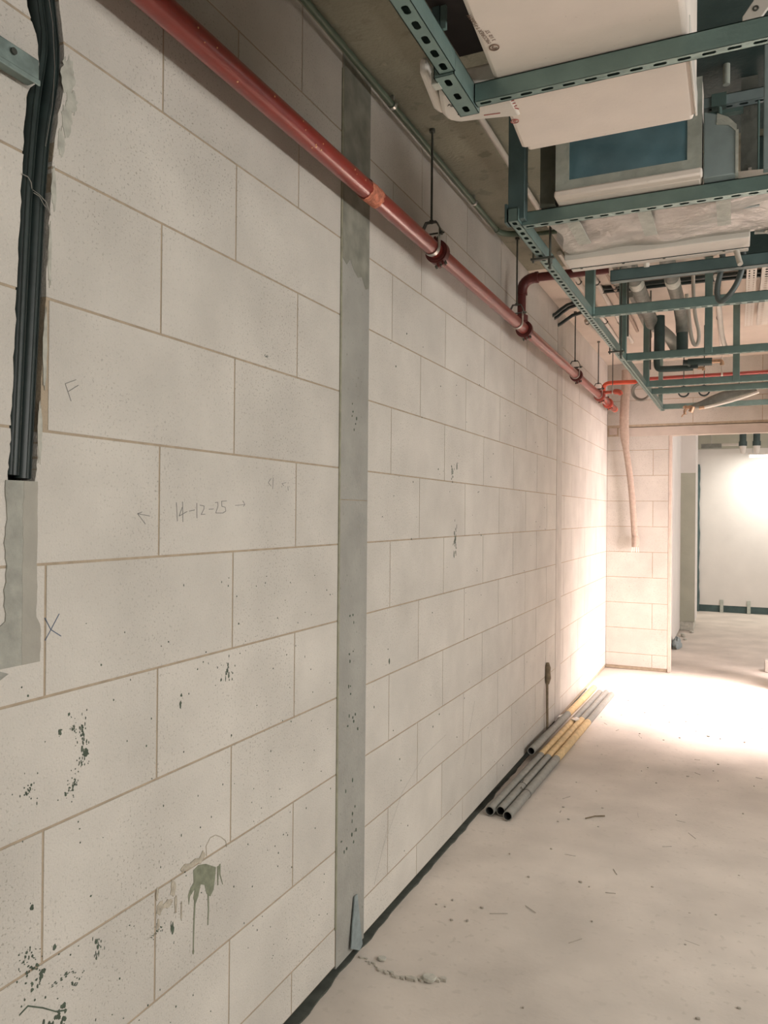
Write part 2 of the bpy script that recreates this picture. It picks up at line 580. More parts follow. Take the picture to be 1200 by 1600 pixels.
for y, z in [(2.348, .829), (2.387, .798), (2.313, .908), (2.38, .4), (2.309, .405), (2.338, .578), (2.354, .486), (2.329, 1.045), (2.346, 1.173), (2.352, 1.87), (2.338, 1.825)]:
    for q in range(3):
        blob(pit, ragged((y + rr.uniform(-.03, .03), z + rr.uniform(-.03, .03)), rr.uniform(.002, .006), rr.uniform(.003, .009), 7, .4, rr.random()), 0.0008, 0.0022)
pit.build('pit_mark', 'splat_dark', wall_left)

# grey mortar filling of the chase under the black conduits
pm = MB()
zs = [1.233 + (1.57 - 1.233) * i / 24 for i in range(25)]
def fl(z): return (0.976 if z > 1.315 else 0.955) + jag(z, 5) * 1.5
def fm(z): return 1.012 + jag(z, 7)
def fr(z): return (1.044 if z > 1.312 else 1.053) + jag(z, 9) * 0.7
pm.prism([(fl(z), z) for z in zs] + [(fm(z), z) for z in reversed(zs)], lambda y, z, d: (d, y, z), -0.02, 0.0022, 0)
pm.prism([(fm(z), z) for z in zs] + [(fr(z), z) for z in reversed(zs)], lambda y, z, d: (d, y, z), -0.02, 0.0026, 1)
pm.prism([(0.90, 1.235), (0.956, 1.30), (0.96, 1.232), (0.985, 1.222), (0.95, 1.205), (0.92, 1.212)], lambda y, z, d: (d, y, z), -0.01, 0.0018, 0)
pm.build('chase_mortar', ['patch', 'patch_lite'], wall_left, smooth=False)
sm = MB()
for cc, ry, rz, sd in (((1.108, 2.36), .020, .045, 1), ((1.118, 2.315), .016, .03, 2), ((1.105, 2.275), .016, .04, 3), ((1.092, 2.225), .010, .035, 4),
                       ((1.076, 2.13), .007, .05, 5), ((1.068, 2.0), .005, .08, 6), ((1.059, 1.82), .006, .09, 7), ((1.049, 1.66), .006, .07, 8)):
    blob(sm, ragged(cc, ry, rz, 26, .42, sd))
sm.build('mortar_smear', mat('thin_grey_smear', (0.43, 0.425, 0.37, 1), 0.95, 0, 0.25, 40), wall_left)

# handwriting on the blocks
def strokes(L, r, m, name='pencil_writing'):
    mb = MB()
    for s_ in L:
        for a, b in zip(s_, s_[1:]):
            mb.bar((0.0003, a[0], a[1]), (0.0003, b[0], b[1]), r, 0.0008, (1, 0, 0))
    return mb.build(name, m, wall_left, smooth=False)
DATE = [[(1.439, 1.538), (1.443, 1.494)], [(1.461, 1.54), (1.463, 1.492)], [(1.46, 1.527), (1.449, 1.506), (1.478, 1.517)], [(1.486, 1.518), (1.506, 1.521)],
        [(1.514, 1.538), (1.515, 1.501)], [(1.526, 1.533), (1.542, 1.531), (1.542, 1.524), (1.531, 1.51), (1.546, 1.511)], [(1.561, 1.523), (1.58, 1.524)],
        [(1.586, 1.54), (1.597, 1.541), (1.598, 1.532), (1.589, 1.514), (1.604, 1.514)],
        [(1.634, 1.545), (1.613, 1.544), (1.614, 1.531), (1.628, 1.529), (1.631, 1.519), (1.618, 1.514), (1.604, 1.514)]]
strokes(DATE, 0.0017, 'pencil')['label'] = 'pencilled date 14-12-25'
strokes([[(1.671, 1.534), (1.713, 1.537)], [(1.705, 1.547), (1.715, 1.537), (1.708, 1.532)]], 0.0014, 'pencil', 'pencil_arrow')
strokes([[(1.84, 1.612), (1.827, 1.6), (1.84, 1.591)], [(1.852, 1.615), (1.849, 1.583)], [(1.921, 1.604), (1.898, 1.6), (1.908, 1.594)], [(1.93, 1.593), (1.932, 1.581)]], 0.0014, 'pencil')
strokes([[(1.311, 1.511), (1.35, 1.506)], [(1.325, 1.515), (1.311, 1.511), (1.336, 1.488)]], 0.0014, 'pencil', 'pencil_arrow')
strokes([[(1.108, 1.763), (1.123, 1.731)], [(1.108, 1.763), (1.135, 1.775)], [(1.116, 1.749), (1.141, 1.765)]], 0.0014, 'pencil')['label'] = 'pencilled letter F'
strokes([[(1.065, 1.313), (1.079, 1.289), (1.104, 1.273)], [(1.099, 1.317), (1.066, 1.27)]], 0.0016, 'bluepen', 'pen_cross')
# a pencilled diamond line and long scratches on the far section
strokes([[(2.62, 0.27), (2.80, 0.42), (3.02, 0.50), (3.30, 0.52)], [(2.55, 0.17), (2.66, 0.33)], [(3.55, 0.30), (3.72, 0.58)]], 0.002, mat('faint_scratch', (0.44, 0.42, 0.38, 1), 0.9), 'scratch_line')

# splatter and drips
sp1 = MB()
blob(sp1, [(1.513, .65), (1.533, .655), (1.562, .646), (1.603, .621), (1.599, .593), (1.594, .568), (1.581, .557), (1.566, .57), (1.557, .596), (1.542, .604), (1.533, .579), (1.522, .563), (1.514, .583), (1.520, .603), (1.502, .593), (1.498, .574), (1.494, .597), (1.503, .612), (1.515, .62)])
for L, w0, w1 in (([(1.522, .605), (1.520, .564), (1.517, .514), (1.516, .453)], .007, .003), ([(1.572, .567), (1.574, .529), (1.572, .49)], .005, .003),
                  ([(1.538, .598), (1.526, .572)], .005, .003), ([(1.619, .622), (1.62, .595), (1.632, .565)], .006, .002), ([(1.612, .62), (1.611, .572)], .008, .003)):
    n = len(L)
    ws = [w0 + (w1 - w0) * i / (n - 1) for i in range(n)]
    blob(sp1, [(y - w / 2, z) for (y, z), w in zip(L, ws)] + [(y + w / 2, z) for (y, z), w in reversed(list(zip(L, ws)))])
blob(sp1, ragged((1.516, .452), .004, .007, 8, .3, 5))
sp1.build('paint_drip', 'splat', wall_left, smooth=False)['label'] = 'green grey drips running down from a joint'
sp2 = MB()
rr = random.Random(11)
for (y, z), ry, rz in [((1.208, .616), .009, .022), ((1.095, .676), .006, .008), ((1.034, .691), .012, .012), ((1.058, .634), .022, .017), ((1.044, .66), .016, .012),
                       ((1.112, .607), .02, .006), ((1.149, .578), .012, .008), ((1.042, .776), .006, .008), ((1.03, .998), .010, .012), ((1.126, .967), .014, .009),
                       ((1.142, .978), .008, .012), ((1.646, 1.106), .013, .022), ((1.617, 1.09), .004, .006), ((1.463, 1.083), .004, .006), ((1.46, 1.061), .005, .012),
                       ((1.125, 1.117), .004, .005), ((1.16, 1.074), .009, .018), ((1.163, 1.043), .009, .022), ((1.16, 1.016), .009, .015), ((1.171, 1.03), .007, .012),
                       ((1.103, 1.088), .006, .010), ((1.135, 1.084), .008, .010), ((1.44, .545), .006, .020), ((1.434, .55), .003, .013), ((1.393, .569), .012, .008), ((1.375, .562), .010, .003),
                       ((3.404, 1.379), .012, .06), ((3.39, 1.33), .006, .02), ((2.665, .96), .007, .015), ((3.36, 1.70), .012, .03), ((3.42, 1.74), .006, .02), ((1.81, 1.95), .01, .004)]:
    big = ry > .007
    if not big:
        blob(sp2, ragged((y, z), ry * .9, rz * .9, 11, .5, rr.random()))
    else:
        for q in range(9):
            qy, qz = y + rr.uniform(-.9, .9) * ry, z + rr.uniform(-.8, .8) * rz
            blob(sp2, ragged((qy, qz), ry * rr.uniform(.10, .28), rz * rr.uniform(.15, .42), 9, .55, rr.random()))
    for q in range(12 if big else 2):
        blob(sp2, ragged((y + rr.gauss(0, 1.1) * ry, z + rr.gauss(0, 1.1) * rz), ry * rr.uniform(.05, .16), rz * rr.uniform(.06, .22), 7, .4, rr.random()))
arcp = [(1.016, .592), (1.035, .598), (1.069, .575), (1.1, .550), (1.121, .540)]
blob(sp2, [(y, z + .001) for y, z in arcp] + [(y, z - .002) for y, z in reversed(arcp)])
for q in range(26):
    blob(sp2, ragged((rr.uniform(1.07, 1.125), rr.uniform(.52, .552)), .004, .006, 6, .5, rr.random()))
for q in range(170):
    y = rr.uniform(0.97, 2.22)
    blob(sp2, ragged((y, rr.uniform(.2, 1.35)), rr.uniform(.0008, .0028), rr.uniform(.001, .004), 6, .4, rr.random()))
for q in range(110):
    y = rr.uniform(2.5, 5.5)
    blob(sp2, ragged((y, rr.uniform(.1, 2.3)), rr.uniform(.0012, .005), rr.uniform(.001, .006), 6, .4, rr.random()))
sp2.build('mortar_splatter', 'splat_dark', wall_left, smooth=False)['kind'] = 'stuff'
sp3 = MB()
crust = [(1.465, .672), (1.48, .679), (1.50, .672), (1.52, .676), (1.535, .671), (1.549, .684), (1.56, .670)]
blob(sp3, crust + [(1.54, .655), (1.53, .662), (1.50, .660), (1.47, .664)], 0.002)
ring_ = [(1.565, .664), (1.562, .690), (1.578, .704), (1.60, .703), (1.622, .690), (1.643, .672), (1.648, .654)]
for a_, b_ in zip(ring_, ring_[1:]):
    sp3.bar((.0006, a_[0], a_[1]), (.0006, b_[0], b_[1]), .0018, .0012, (1, 0, 0))
for cc, ry, rz in [((1.44, .64), .012, .025), ((1.42, .612), .022, .012), ((1.395, .615), .015, .02), ((1.385, .65), .006, .018), ((1.45, .60), .006, .03), ((1.39, .58), .007, .02), ((1.47, .57), .004, .03)]:
    blob(sp3, ragged(cc, ry, rz, 12, .5, cc[0]), 0.0012)
sp3.build('mortar_crust', 'smear', wall_left, smooth=False)

# ------------------------------------------------------------------ floor, ceiling, other walls
fb = MB()
nx, ny = 46, 150
def fz(x, y):
    return 0.0015 * math.sin(x * 3.1 + y * 1.3) + 0.001 * math.sin(x * 7.7 - y * 4.1) - 0.0025
X0, X1, Y0, Y1 = -0.06, 4.2, -2.3, 14.0
for i in range(nx + 1):
    for j in range(ny + 1):
        x, y = X0 + (X1 - X0) * i / nx, Y0 + (Y1 - Y0) * j / ny
        fb.v.append((x, y, fz(x, y)))
for i in range(nx):
    for j in range(ny):
        a = i * (ny + 1) + j
        fb.f.append((a, a + ny + 1, a + ny + 2, a + 1))
        fb.m.append(0)
fb.box(X0, X1, Y0, Y1, -0.12, -0.012)
floor = struct(fb.build('floor', 'floor'), 'dusty beige screed floor')
# broken screed ridge beside the column foot and painted shade line along the wall
rd = MB()
rr = random.Random(21)
for i in range(34):
    t = i / 33
    x = 0.03 + t * 0.30
    y = 2.385 - 0.05 * math.sin(t * 3.0) + rr.uniform(-.008, .008)
    s_ = rr.uniform(.004, .012) * (1.4 if t > .65 else .8)
    p = ragged((x, y), s_ * 1.4, s_ * .7, 8, .5, rr.random())
    rd.prism(p, lambda a, b, d: (a, b, d), -.004, s_ * .35)
rd.build('screed_ridge', mat('screed_crumbs', (0.47, 0.44, 0.38, 1), .9, 0, .15, 40), floor, smooth=False)
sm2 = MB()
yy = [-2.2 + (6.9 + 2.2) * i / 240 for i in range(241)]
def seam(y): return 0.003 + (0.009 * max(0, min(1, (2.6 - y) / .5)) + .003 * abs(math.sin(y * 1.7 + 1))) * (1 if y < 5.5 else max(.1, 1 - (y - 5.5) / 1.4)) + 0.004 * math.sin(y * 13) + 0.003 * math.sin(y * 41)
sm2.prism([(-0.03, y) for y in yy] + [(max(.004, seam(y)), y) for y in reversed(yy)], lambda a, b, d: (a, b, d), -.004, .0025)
sm2.build('wall_seam_shade', 'gap', floor, smooth=False)

struct(MB().box(-0.2, 4.2, -2.3, 4.72, CZ, CZ + .15).build('ceiling', 'ceiling'), 'raw grey concrete ceiling slab')
struct(MB().box(-0.2, 4.2, 4.72, FY + .1, CZ, CZ + .15).build('ceiling_far', mat('pale_soffit', (0.60, 0.53, 0.46, 1), .9, 0, .08, 4, .15, 60, .2)), 'pale ceiling towards the end wall')  # second ceiling piece in a paler colour
wb = MB().box(-.2, 4.2, -2.4, -2.2, 0, CZ)
struct(wb.build('wall_back', 'block'))
wr = MB()
XR = 3.6
segs = [(-2.2, -1.65, 0, CZ), (5.05, 5.5, 0, CZ), (6.95, FY + .1, 0, CZ),
        (-1.65, 5.05, 0, 1.74), (-1.65, 5.05, 2.22, CZ), (5.5, 6.95, 2.3, CZ)]
for a, b, z0, z1 in segs:
    wr.box(XR, XR + .1, a, b, z0, z1)
struct(wr.build('wall_right', 'concrete', smooth=False))

struct(MB().box(1.58, 1.68, 7.50, FY - .006, 0, CZ).build('light_block_wall', 'block'))  # unseen stub added to cut off the doorway light

# far wall with the doorway
wf = MB()
for r in range(len(rowz) - 1):
    z0, z1 = rowz[r] + .003, rowz[r + 1] - .003
    if z0 < 2.31:
        z1 = min(z1, 2.31)
        cuts = [0.0, 0.44, 0.585] if r % 2 == 0 else [0.0, 0.585]
        for a, b in zip(cuts, cuts[1:]):
            wf.box(a + .003, b - .003, FY, FY + .09, z0, z1)
    else:
        cuts = [0.0, 0.2, 0.8, 1.4, 2.0, 2.6, 3.2, 3.6] if r % 2 == 0 else [0.0, .5, 1.1, 1.7, 2.3, 2.9, 3.6]
        for a, b in zip(cuts, cuts[1:]):
            wf.box(a + .003, b - .003, FY, FY + .09, max(z0, 2.40), z1)
    if z0 < 2.31:
        for a, b in ((2.3, 2.9), (2.9, 3.6)):
            wf.box(a + .003, b - .003, FY, FY + .09, z0, z1)
wf.box(0, .583, FY + .0015, FY + .085, .03, 2.31, 1)
wf.box(2.302, 3.6, FY + .0015, FY + .085, .03, 2.31, 1)
wf.box(0, 3.6, FY + .0015, FY + .085, 2.40, CZ, 1)
wf.box(0, .58, FY + .008, FY + .08, 0, .035, 1)
wf.box(0, .112, FY + .002, FY + .085, 2.30, 2.41, 1)
wall_far = struct(wf.build('wall_far', ['block', 'mortar', 'gap'], smooth=False), 'end block wall with a doorway')
ln = MB().box(0.11, 2.6, FY - .004, FY + .09, 2.305, 2.395)
struct(ln.build('trim_1', mat('lintel_concrete', (0.50, 0.44, 0.385, 1), .9, 0, .08, 8), bevel=.003), 'pale concrete lintel over the doorway')
jb = MB().box(.583, .612, FY - .002, FY + .10, 0.0, 2.305)
struct(jb.build('trim_2', mat('jamb_plaster', (0.55, 0.46, 0.395, 1), .9, 0, .1, 20), bevel=.003), 'plastered door jamb edge')
bp = MB().box(.02, .095, FY - .006, FY, 2.33, 2.395)
bp.build('bearing_block', mat('bearing_mortar', (0.44, 0.37, 0.33, 1), .9, 0, .1, 20), wall_far)

# room behind the doorway
w2 = MB().box(.30, .505, FY + .1, 11.05, 0.02, 3.0).box(.30, .505, 11.65, 13.5, .0, 3.0)
struct(w2.build('wall_passage', 'plaster'), 'white partition beyond the doorway')
cl = MB().box(.30, .688, 11.05, 11.66, .12, 2.10, 0)
cl.box(.30, .69, 11.048, 11.662, 2.10, 3.0, 1)
cl.box(.30, .675, 11.06, 11.65, 0, .12, 2)
cl.box(.688, .6905, 11.05, 11.66, .12, 2.10, 1)
struct(cl.build('wall_passage_column', ['render', 'plaster', 'debris'], bevel=.004), 'passage column, white above and unpainted grey below')
w3 = MB().box(.30, 4.2, 13.43, 13.55, .11, 2.60, 0).box(.3, 4.2, 13.40, 13.55, 2.60, 3.0, 1).box(.3, 4.2, 13.46, 13.55, 0, .11, 2)
for x in (1.72, 2.32):
    w3.box(x - .003, x, 13.4285, 13.44, .11, 2.6, 3)
w3o = struct(w3.build('wall_passage_end', ['plaster', 'render', 'strut_dark', 'mortar'], smooth=False), 'white boarded wall at the end of the passage')
sl = MB()
zs = [0.0 + 2.36 * i / 30 for i in range(31)]
sl.prism([(.600, z) for z in zs] + [(.648 + jag(z, 3) * 4, z) for z in reversed(zs)], lambda x, z, d: (x, d, z), 13.40, 13.43)
sl.build('corner_gap', 'strut_dark', w3o, smooth=False)
for x in (.98, 1.37):
    t_ = MB().box(x - .025, x + .025, 13.405, 13.43, 0.0, .20)
    t_.build('base_stud', 'tape', w3o)
struct(MB().box(.3, 4.2, FY + .1, 13.6, 3.0, 3.1).build('ceiling_passage', 'plaster'))
struct(MB().box(4.1, 4.2, FY + .1, 13.6, 0, 3.0).build('wall_passage_right', 'plaster'))

# ------------------------------------------------------------------ black conduits in the chase
def ribbed(path, r, n=16):
    mb = MB()
    for i in range(1):
        mb.tube(path, r, n)
    return mb
def chase_path(f, k, ztop=3.03, zbot=1.58):
    pts = []
    for i in range(41):
        z = zbot + (ztop - zbot) * i / 40
        l, r_ = interp([(1.56, .982), (2.1, 1.005), (2.29, 1.020), (2.4, 1.040), (2.5, 1.02), (3.1, 1.01)], z), interp([(1.56, 1.038), (2.12, 1.066), (2.22, 1.074), (2.33, 1.094), (2.4, 1.096), (2.5, 1.082), (3.1, 1.075)], z)
        pts.append((-0.014 if k == 0 else -0.018, l + (r_ - l) * f, z))
    return pts
t = thing('black_conduit', (-.014, .995, 1.58), 'left of two black conduits set upright in the wall chase', 'conduit', 'black conduits in the wall chase')
ribbed(chase_path(.25, 0), .0142).build('pipe', 'black', t)
hl = MB()
pp = chase_path(.25, 0)
for a, b in ((0.55, 1), (-.55, 1)):
    hl.tube([(p[0] + .0136, p[1] + a * .010, p[2]) for p in pp], .0016, 6)
hl.build('seam_rib', 'black', t)
t = thing('black_conduit', (-.018, 1.022, 1.575), 'right of two black conduits set upright in the wall chase', 'conduit', 'black conduits in the wall chase')
ribbed(chase_path(.77, 1, 3.03, 1.575), .0142).build('pipe', 'black', t)
hl = MB()
pp = chase_path(.77, 1, 3.03, 1.575)
for a in (.75, -.2):
    hl.tube([(p[0] + .0134, p[1] + a * .010, p[2]) for p in pp], .0014, 6)
hl.build('seam_rib', 'black', t)
# dark back of the chase is part of the wall
cb = MB().box(-.0575, -.050, .96, 1.115, 1.55, CZ)
cb.build('chase_back', 'gap', wall_left)
tw = MB().tube([(.003, 1.001, 2.128), (.006, 1.012, 2.126), (.005, 1.020, 2.119), (.0, 1.026, 2.110), (.004, 1.04, 2.104), (.005, 1.055, 2.095), (.004, 1.066, 2.075)], .0009, 6)
tw.tube([(.004, 1.026, 2.103), (.006, 1.038, 2.100), (.005, 1.05, 2.088), (.006, 1.056, 2.085)], .0007, 6)
tag(tw.build('tie_wire', 'steel'), 'thin bent wire tied across the two black conduits', 'wire')
cw = MB().tube([(.004, 1.052, 2.50), (.004, 1.066, 2.44), (.005, 1.071, 2.36), (.005, 1.066, 2.28), (.004, 1.052, 2.20)], .0008, 6)
tag(cw.build('loose_wire', 'steel'), 'hair thin wire running down between the black conduits near the top', 'wire')
# teal strut stub at the left edge
t = thing('strut_stub', (.02, .70, 2.29), 'short teal metal channel bracket fixed to the wall left of the black conduits', 'bracket')
sb = MB().box(.002, .032, .62, 1.012, 2.293, 2.333).box(.030, .034, .62, 1.014, 2.286, 2.297)
sb.build('channel', mat('worn_teal_steel', (0.21, 0.27, 0.25, 1), .5, .3, .35, 25, .2, 40), t, bevel=.002)
MB().tube([(.033, .955, 2.318), (.037, .955, 2.318)], .006, 10).build('bolt', 'darksteel', t)

# ------------------------------------------------------------------ red sprinkler main
PX, PZ, PR = .09, 2.567, .030
main = thing('sprinkler_main', (PX, 3.0, PZ), 'long red sprinkler pipe running along the top of the block wall', 'pipe')
def along(y): return (PX, y, PZ - .0 * y)
MB().tube([along(-1.5), along(2.0), along(4.2), along(6.9), along(7.80)], PR, 28).build('pipe', 'red', main)
ec = MB().tube([along(7.80), along(7.86), along(7.885)], [PR * 1.0, PR * 1.0, PR * .7], 24)
ec.build('end_cap', 'red_bright', main)
tp = MB()
rr = random.Random(4)
n = 26
for j in range(8):
    y = 2.24 + .012 * j
    for k in range(n):
        a = 2 * math.pi * k / n
        r_ = PR + .0008 + rr.random() * .0022
        tp.v.append((PX + r_ * math.cos(a), y + rr.uniform(-.006, .006), PZ + r_ * math.sin(a)))
for j in range(7):
    for k in range(n):
        a, b = j * n + k, j * n + (k + 1) % n
        tp.f.append((a, b, b + n, a + n))
        tp.m.append(0)
tp.build('taped_joint', 'rust', main)
chips = MB()
for q in range(16):
    y = rr.uniform(1.35, 2.2)
    a = math.radians(rr.uniform(-70, 10))
    c_ = Vector((PX + PR * math.cos(a), y, PZ + PR * math.sin(a)))
    chips.tube([c_, c_ + Vector((math.cos(a), 0, math.sin(a))) * .0012], rr.uniform(.0012, .0028), 6)
chips.build('paint_chip', mat('orange_chip', (.75, .42, .22, 1), .7), main)['kind'] = 'stuff'

def coupling(y, parent, m='red_dark'):
    mb = MB()
    mb.hollow((PX, y - .018, PZ), (PX, y + .018, PZ), PR + .017, PR - .002, 26, 0, 0)
    mb.hollow((PX, y - .024, PZ), (PX, y - .018, PZ), PR + .011, PR - .002, 26, 0, 0)
    mb.hollow((PX, y + .018, PZ), (PX, y + .024, PZ), PR + .011, PR - .002, 26, 0, 0)
    for ang in (-72, 108):
        a = math.radians(ang)
        c_ = Vector((PX + (PR + .021) * math.cos(a), y, PZ + (PR + .021) * math.sin(a)))
        rd_ = Vector((math.cos(a), 0, math.sin(a)))
        tn = Vector((-math.sin(a), 0, math.cos(a)))
        for s_ in (-1, 1):
            mb.bar(c_ + tn * (s_ * .010) - rd_ * .012, c_ + tn * (s_ * .010) + rd_ * .011, .026, .009, tn)
    o = mb.build('coupling', m, parent, bevel=.0015)
    for ang in (-72, 108):
        bb = MB()
        a = math.radians(ang)
        rd_ = Vector((math.cos(a), 0, math.sin(a)))
        tn = Vector((-math.sin(a), 0, math.cos(a)))
        c_ = Vector((PX, y, PZ)) + rd_ * (PR + .024)
        bb.tube([c_ - tn * .026, c_ + tn * .024], .0042, 8)
        bb.tube([c_ - tn * .026, c_ - tn * .018], .0078, 6)
        bb.tube([c_ + tn * .017, c_ + tn * .023], .0078, 6)
        bb.build('bolt', 'darksteel', parent).parent = o
    return o
for y in (2.905, 4.30, 5.86):
    coupling(y, main)
coupling(6.93, main, mat('coupling_red', (0.36, .07, .05, 1), .5, 0, .2, 30))
coupling(7.42, main, mat('coupling_red_far', (0.5, .09, .06, 1), .5, 0, .2, 30))
# riser with elbow towards the ceiling services
rs = MB()
rpath = [(PX + .005, 4.215, PZ), (PX + .005, 4.215, 2.755)] + [tuple(p) for p in arc3((PX + .005, 4.215, 2.755), (PX + .005, 4.215, 2.826), (PX + .075, 4.22, 2.828))] + [(.56, 4.24, 2.832)]
rs.tube(rpath, .0235, 18)
rs.build('riser_pipe', 'red_dark', main)
el = MB().tube([tuple(p) for p in arc3((PX + .005, 4.215, 2.748), (PX + .005, 4.215, 2.826), (PX + .085, 4.22, 2.8285))], .029, 18)
el.hollow((PX + .005, 4.215, 2.738), (PX + .005, 4.215, 2.752), .031, .02, 18, 0, 0)
el.hollow((PX + .080, 4.22, 2.8285), (PX + .096, 4.22, 2.8285), .031, .02, 18, 0, 0)
el.build('elbow', 'red_dark', main)
MB().hollow((PX + .005, 4.215, PZ + .025), (PX + .005, 4.215, PZ + .055), .036, .02, 18, 0, 0).build('outlet_collar', 'red_dark', main)
# second riser near the far end and a short capped branch
r2 = MB()
r2.tube([(PX + .004, 7.12, PZ), (PX + .004, 7.12, 2.655)] + [tuple(p) for p in arc3((PX + .004, 7.12, 2.655), (PX + .004, 7.12, 2.705), (PX + .07, 7.12, 2.706))] + [(.47, 7.12, 2.70)], .019, 16)
r2.build('riser_pipe', 'red_bright', main)
r3 = MB().tube([(PX - .01, 7.0, 2.603), (.215, 7.0, 2.606)], .014, 14)
r3.tube([tuple(p) for p in arc3((.205, 7.0, 2.606), (.255, 7.0, 2.612), (.262, 7.0, 2.575))], [.024] * 6 + [.022, .02, .016], 14)
r3.build('branch_pipe', mat('branch_red', (.42, .075, .045, 1), .45, 0, .2, 20), main)

# clevis hangers
def hanger(y, top=CZ, label='', px=PX):
    t = thing('pipe_hanger', (px, y, top), label, 'hanger', 'clevis hangers of the red sprinkler main')
    MB().tube([(px, y, top), (px, y, PZ + .092)], .0046, 10).build('rod', 'darksteel', t)
    MB().tube([(px, y, top - .012), (px, y, top)], .012, 10).build('anchor', 'darksteel', t)
    yk = MB()
    pts = [(-.036, PZ + .045), (-.036, PZ + .068), (-.022, PZ + .096), (.022, PZ + .096), (.036, PZ + .068), (.036, PZ + .045)]
    for a, b in zip(pts, pts[1:]):
        yk.bar((px + a[0], y, a[1]), (px + b[0], y, b[1]), .022, .003, (-1, 0, .01) if abs(a[0] - b[0]) < 1e-4 else (0, 0, 1))
    yk.build('yoke', 'darksteel', t)
    cr_ = MB().band((px, y, PZ), (0, 1, 0), PR + .0015, .022, .003, 0, 180, 24, (1, 0, 0))
    lo = MB()
    n = 22
    sec = []
    for i in range(n + 1):
        a = math.radians(180 + 180 * i / n)
        sec.append((px + (PR + .003) * math.cos(a), PZ + (PR + .003) * math.sin(a)))
    sec = [(px - .034, PZ + .055)] + sec + [(px + .034, PZ + .055)]
    for a, b in zip(sec, sec[1:]):
        lo.bar((a[0], y, a[1]), (b[0], y, b[1]), .024, .003, (px - (a[0] + b[0]) / 2 + 1e-5, 0, PZ - (a[1] + b[1]) / 2 + 1e-5))
    lo.build('strap', 'steel', t)
    bo = MB().tube([(px - .052, y, PZ + .050), (px + .054, y, PZ + .050)], .0035, 8)
    bo.tube([(px + .040, y, PZ + .050), (px + .047, y, PZ + .050)], .008, 6).tube([(px - .047, y, PZ + .050), (px - .040, y, PZ + .050)], .008, 6)
    bo.build('cross_bolt', 'darksteel', t)
    MB().tube([(px, y, PZ + .092), (px, y, PZ + .104)], .009, 6).build('nut', 'darksteel', t)
    return t
h0 = hanger(2.835, CZ, 'nearest clevis hanger holding the red main, just before its first dark coupling')
for y, lab in ((4.13, 'clevis hanger on the red main beside the dark red riser'),
               (5.80, 'third clevis hanger along the red main, beside the pale second column'),
               (6.86, 'clevis hanger on the red main just before the bright red branch'),
               ):
    copy_thing(h0, (0, y - 2.835, 0), lab)
t = thing('stub_hanger', (.235, 7.0, CZ), 'long thin hanger rod carrying the short bright red branch stub', 'hanger')
MB().tube([(.190, 7.0, CZ), (.190, 7.0, 2.655)], .004, 8).build('rod', 'darksteel', t)
MB().tube([(.190, 7.0, 2.665), (.190, 7.0, 2.62)], [.005, .013], 10).hollow((.186, 7.0, 2.606), (.194, 7.0, 2.606), .020, .014, 14, 0, 0).build('clamp', 'steel', t)

# ------------------------------------------------------------------ conduits under the ceiling near the wall
def clampring(mb, c, axis, R):
    mb.band(c, axis, R, .014, .0025, 0, 360, 20)
def saddle(parent, c, R, m='steel'):
    mb = MB()
    mb.band(c, (0, 1, 0), R + .0005, .016, .003, 0, 360, 18)
    mb.box(c[0] - R * .5, c[0] + R * .5, c[1] - .006, c[1] + .006, c[2] + R, CZ)
    mb.tube([(c[0] + R + .001, c[1], c[2]), (c[0] + R + .008, c[1], c[2])], .005, 6)
    mb.build('clamp', m, parent)
t = thing('green_conduit', (.045, 2.5, 2.995), 'dark green conduit along the ceiling edge above the red main', 'conduit')
g_ = [(.045, -1.5, 2.997), (.045, 3.90, 2.997)] + [tuple(p) for p in arc3((.045, 3.90, 2.997), (.045, 3.97, 2.997), (.115, 3.97, 2.993))] + [(.20, 3.975, 2.979), (.36, 3.98, 2.977)]
MB().tube(g_, .0115, 14).build('pipe', 'green', t)
for y in (1.3, 2.55, 3.50):
    saddle(t, (.045, y, 2.997), .0125)
MB().tube([tuple(p) for p in arc3((.045, 3.885, 2.997), (.045, 3.97, 2.997), (.13, 3.97, 2.993))], .015, 14).build('elbow', 'green', t)
t = thing('pale_conduit', (.305, 3.0, 3.0), 'pale grey conduit on the ceiling passing behind the white rounded duct spigot', 'conduit')
MB().tube([(.305, 1.0, 3.005), (.303, 4.35, 3.005)], .0125, 14).build('pipe', 'greypipe', t)
for y in (2.72, 3.42):
    saddle(t, (.305, y, 3.005), .0135)
def ceiling_conduit(x, y0, y1, label, r=.012, clamps=(), m='white', grp='pale conduits under the far ceiling', z=3.008):
    t = thing('ceiling_conduit', (x, y0, z), label, 'conduit', grp)
    MB().tube([(x, y0, z), (x - .004, y1, z)], r, 12).build('pipe', m, t)
    for y in clamps:
        saddle(t, (x - .002, y, z), r + .001, 'darksteel')
    return t
ceiling_conduit(.262, 4.4, 6.9, 'white ceiling conduit nearest the red main, behind the long steel frame', .013, (5.0, 6.1))
ceiling_conduit(.366, 4.4, 6.9, 'white ceiling conduit second from the red main, behind the long steel frame', .015, (5.05, 6.15))
ceiling_conduit(.455, 4.4, 6.5, 'third pale conduit from the red main, dull beige with a shadowed flank', .013, (5.2,), 'hose')
ceiling_conduit(1.06, 5.2, 7.4, 'white ceiling conduit to the right of the two lagged pipes', .014, (5.55, 6.3))
t = thing('cable_trunking', (.50, 4.6, 3.0), 'pale rectangular cable trunking under the ceiling ending left of the first lagged pipe', 'trunking')
MB().box(.475, .515, 4.3, 5.05, 2.975, 3.02).build('channel', 'greypipe', t, bevel=.002)
MB().box(.472, .518, 5.04, 5.06, 2.972, 3.023).build('end_cap', 'lag', t)
t = thing('cable_trunking', (.60, 5.5, 3.0), 'narrow grey trunking under the far ceiling running on from the dark cross cables', 'trunking')
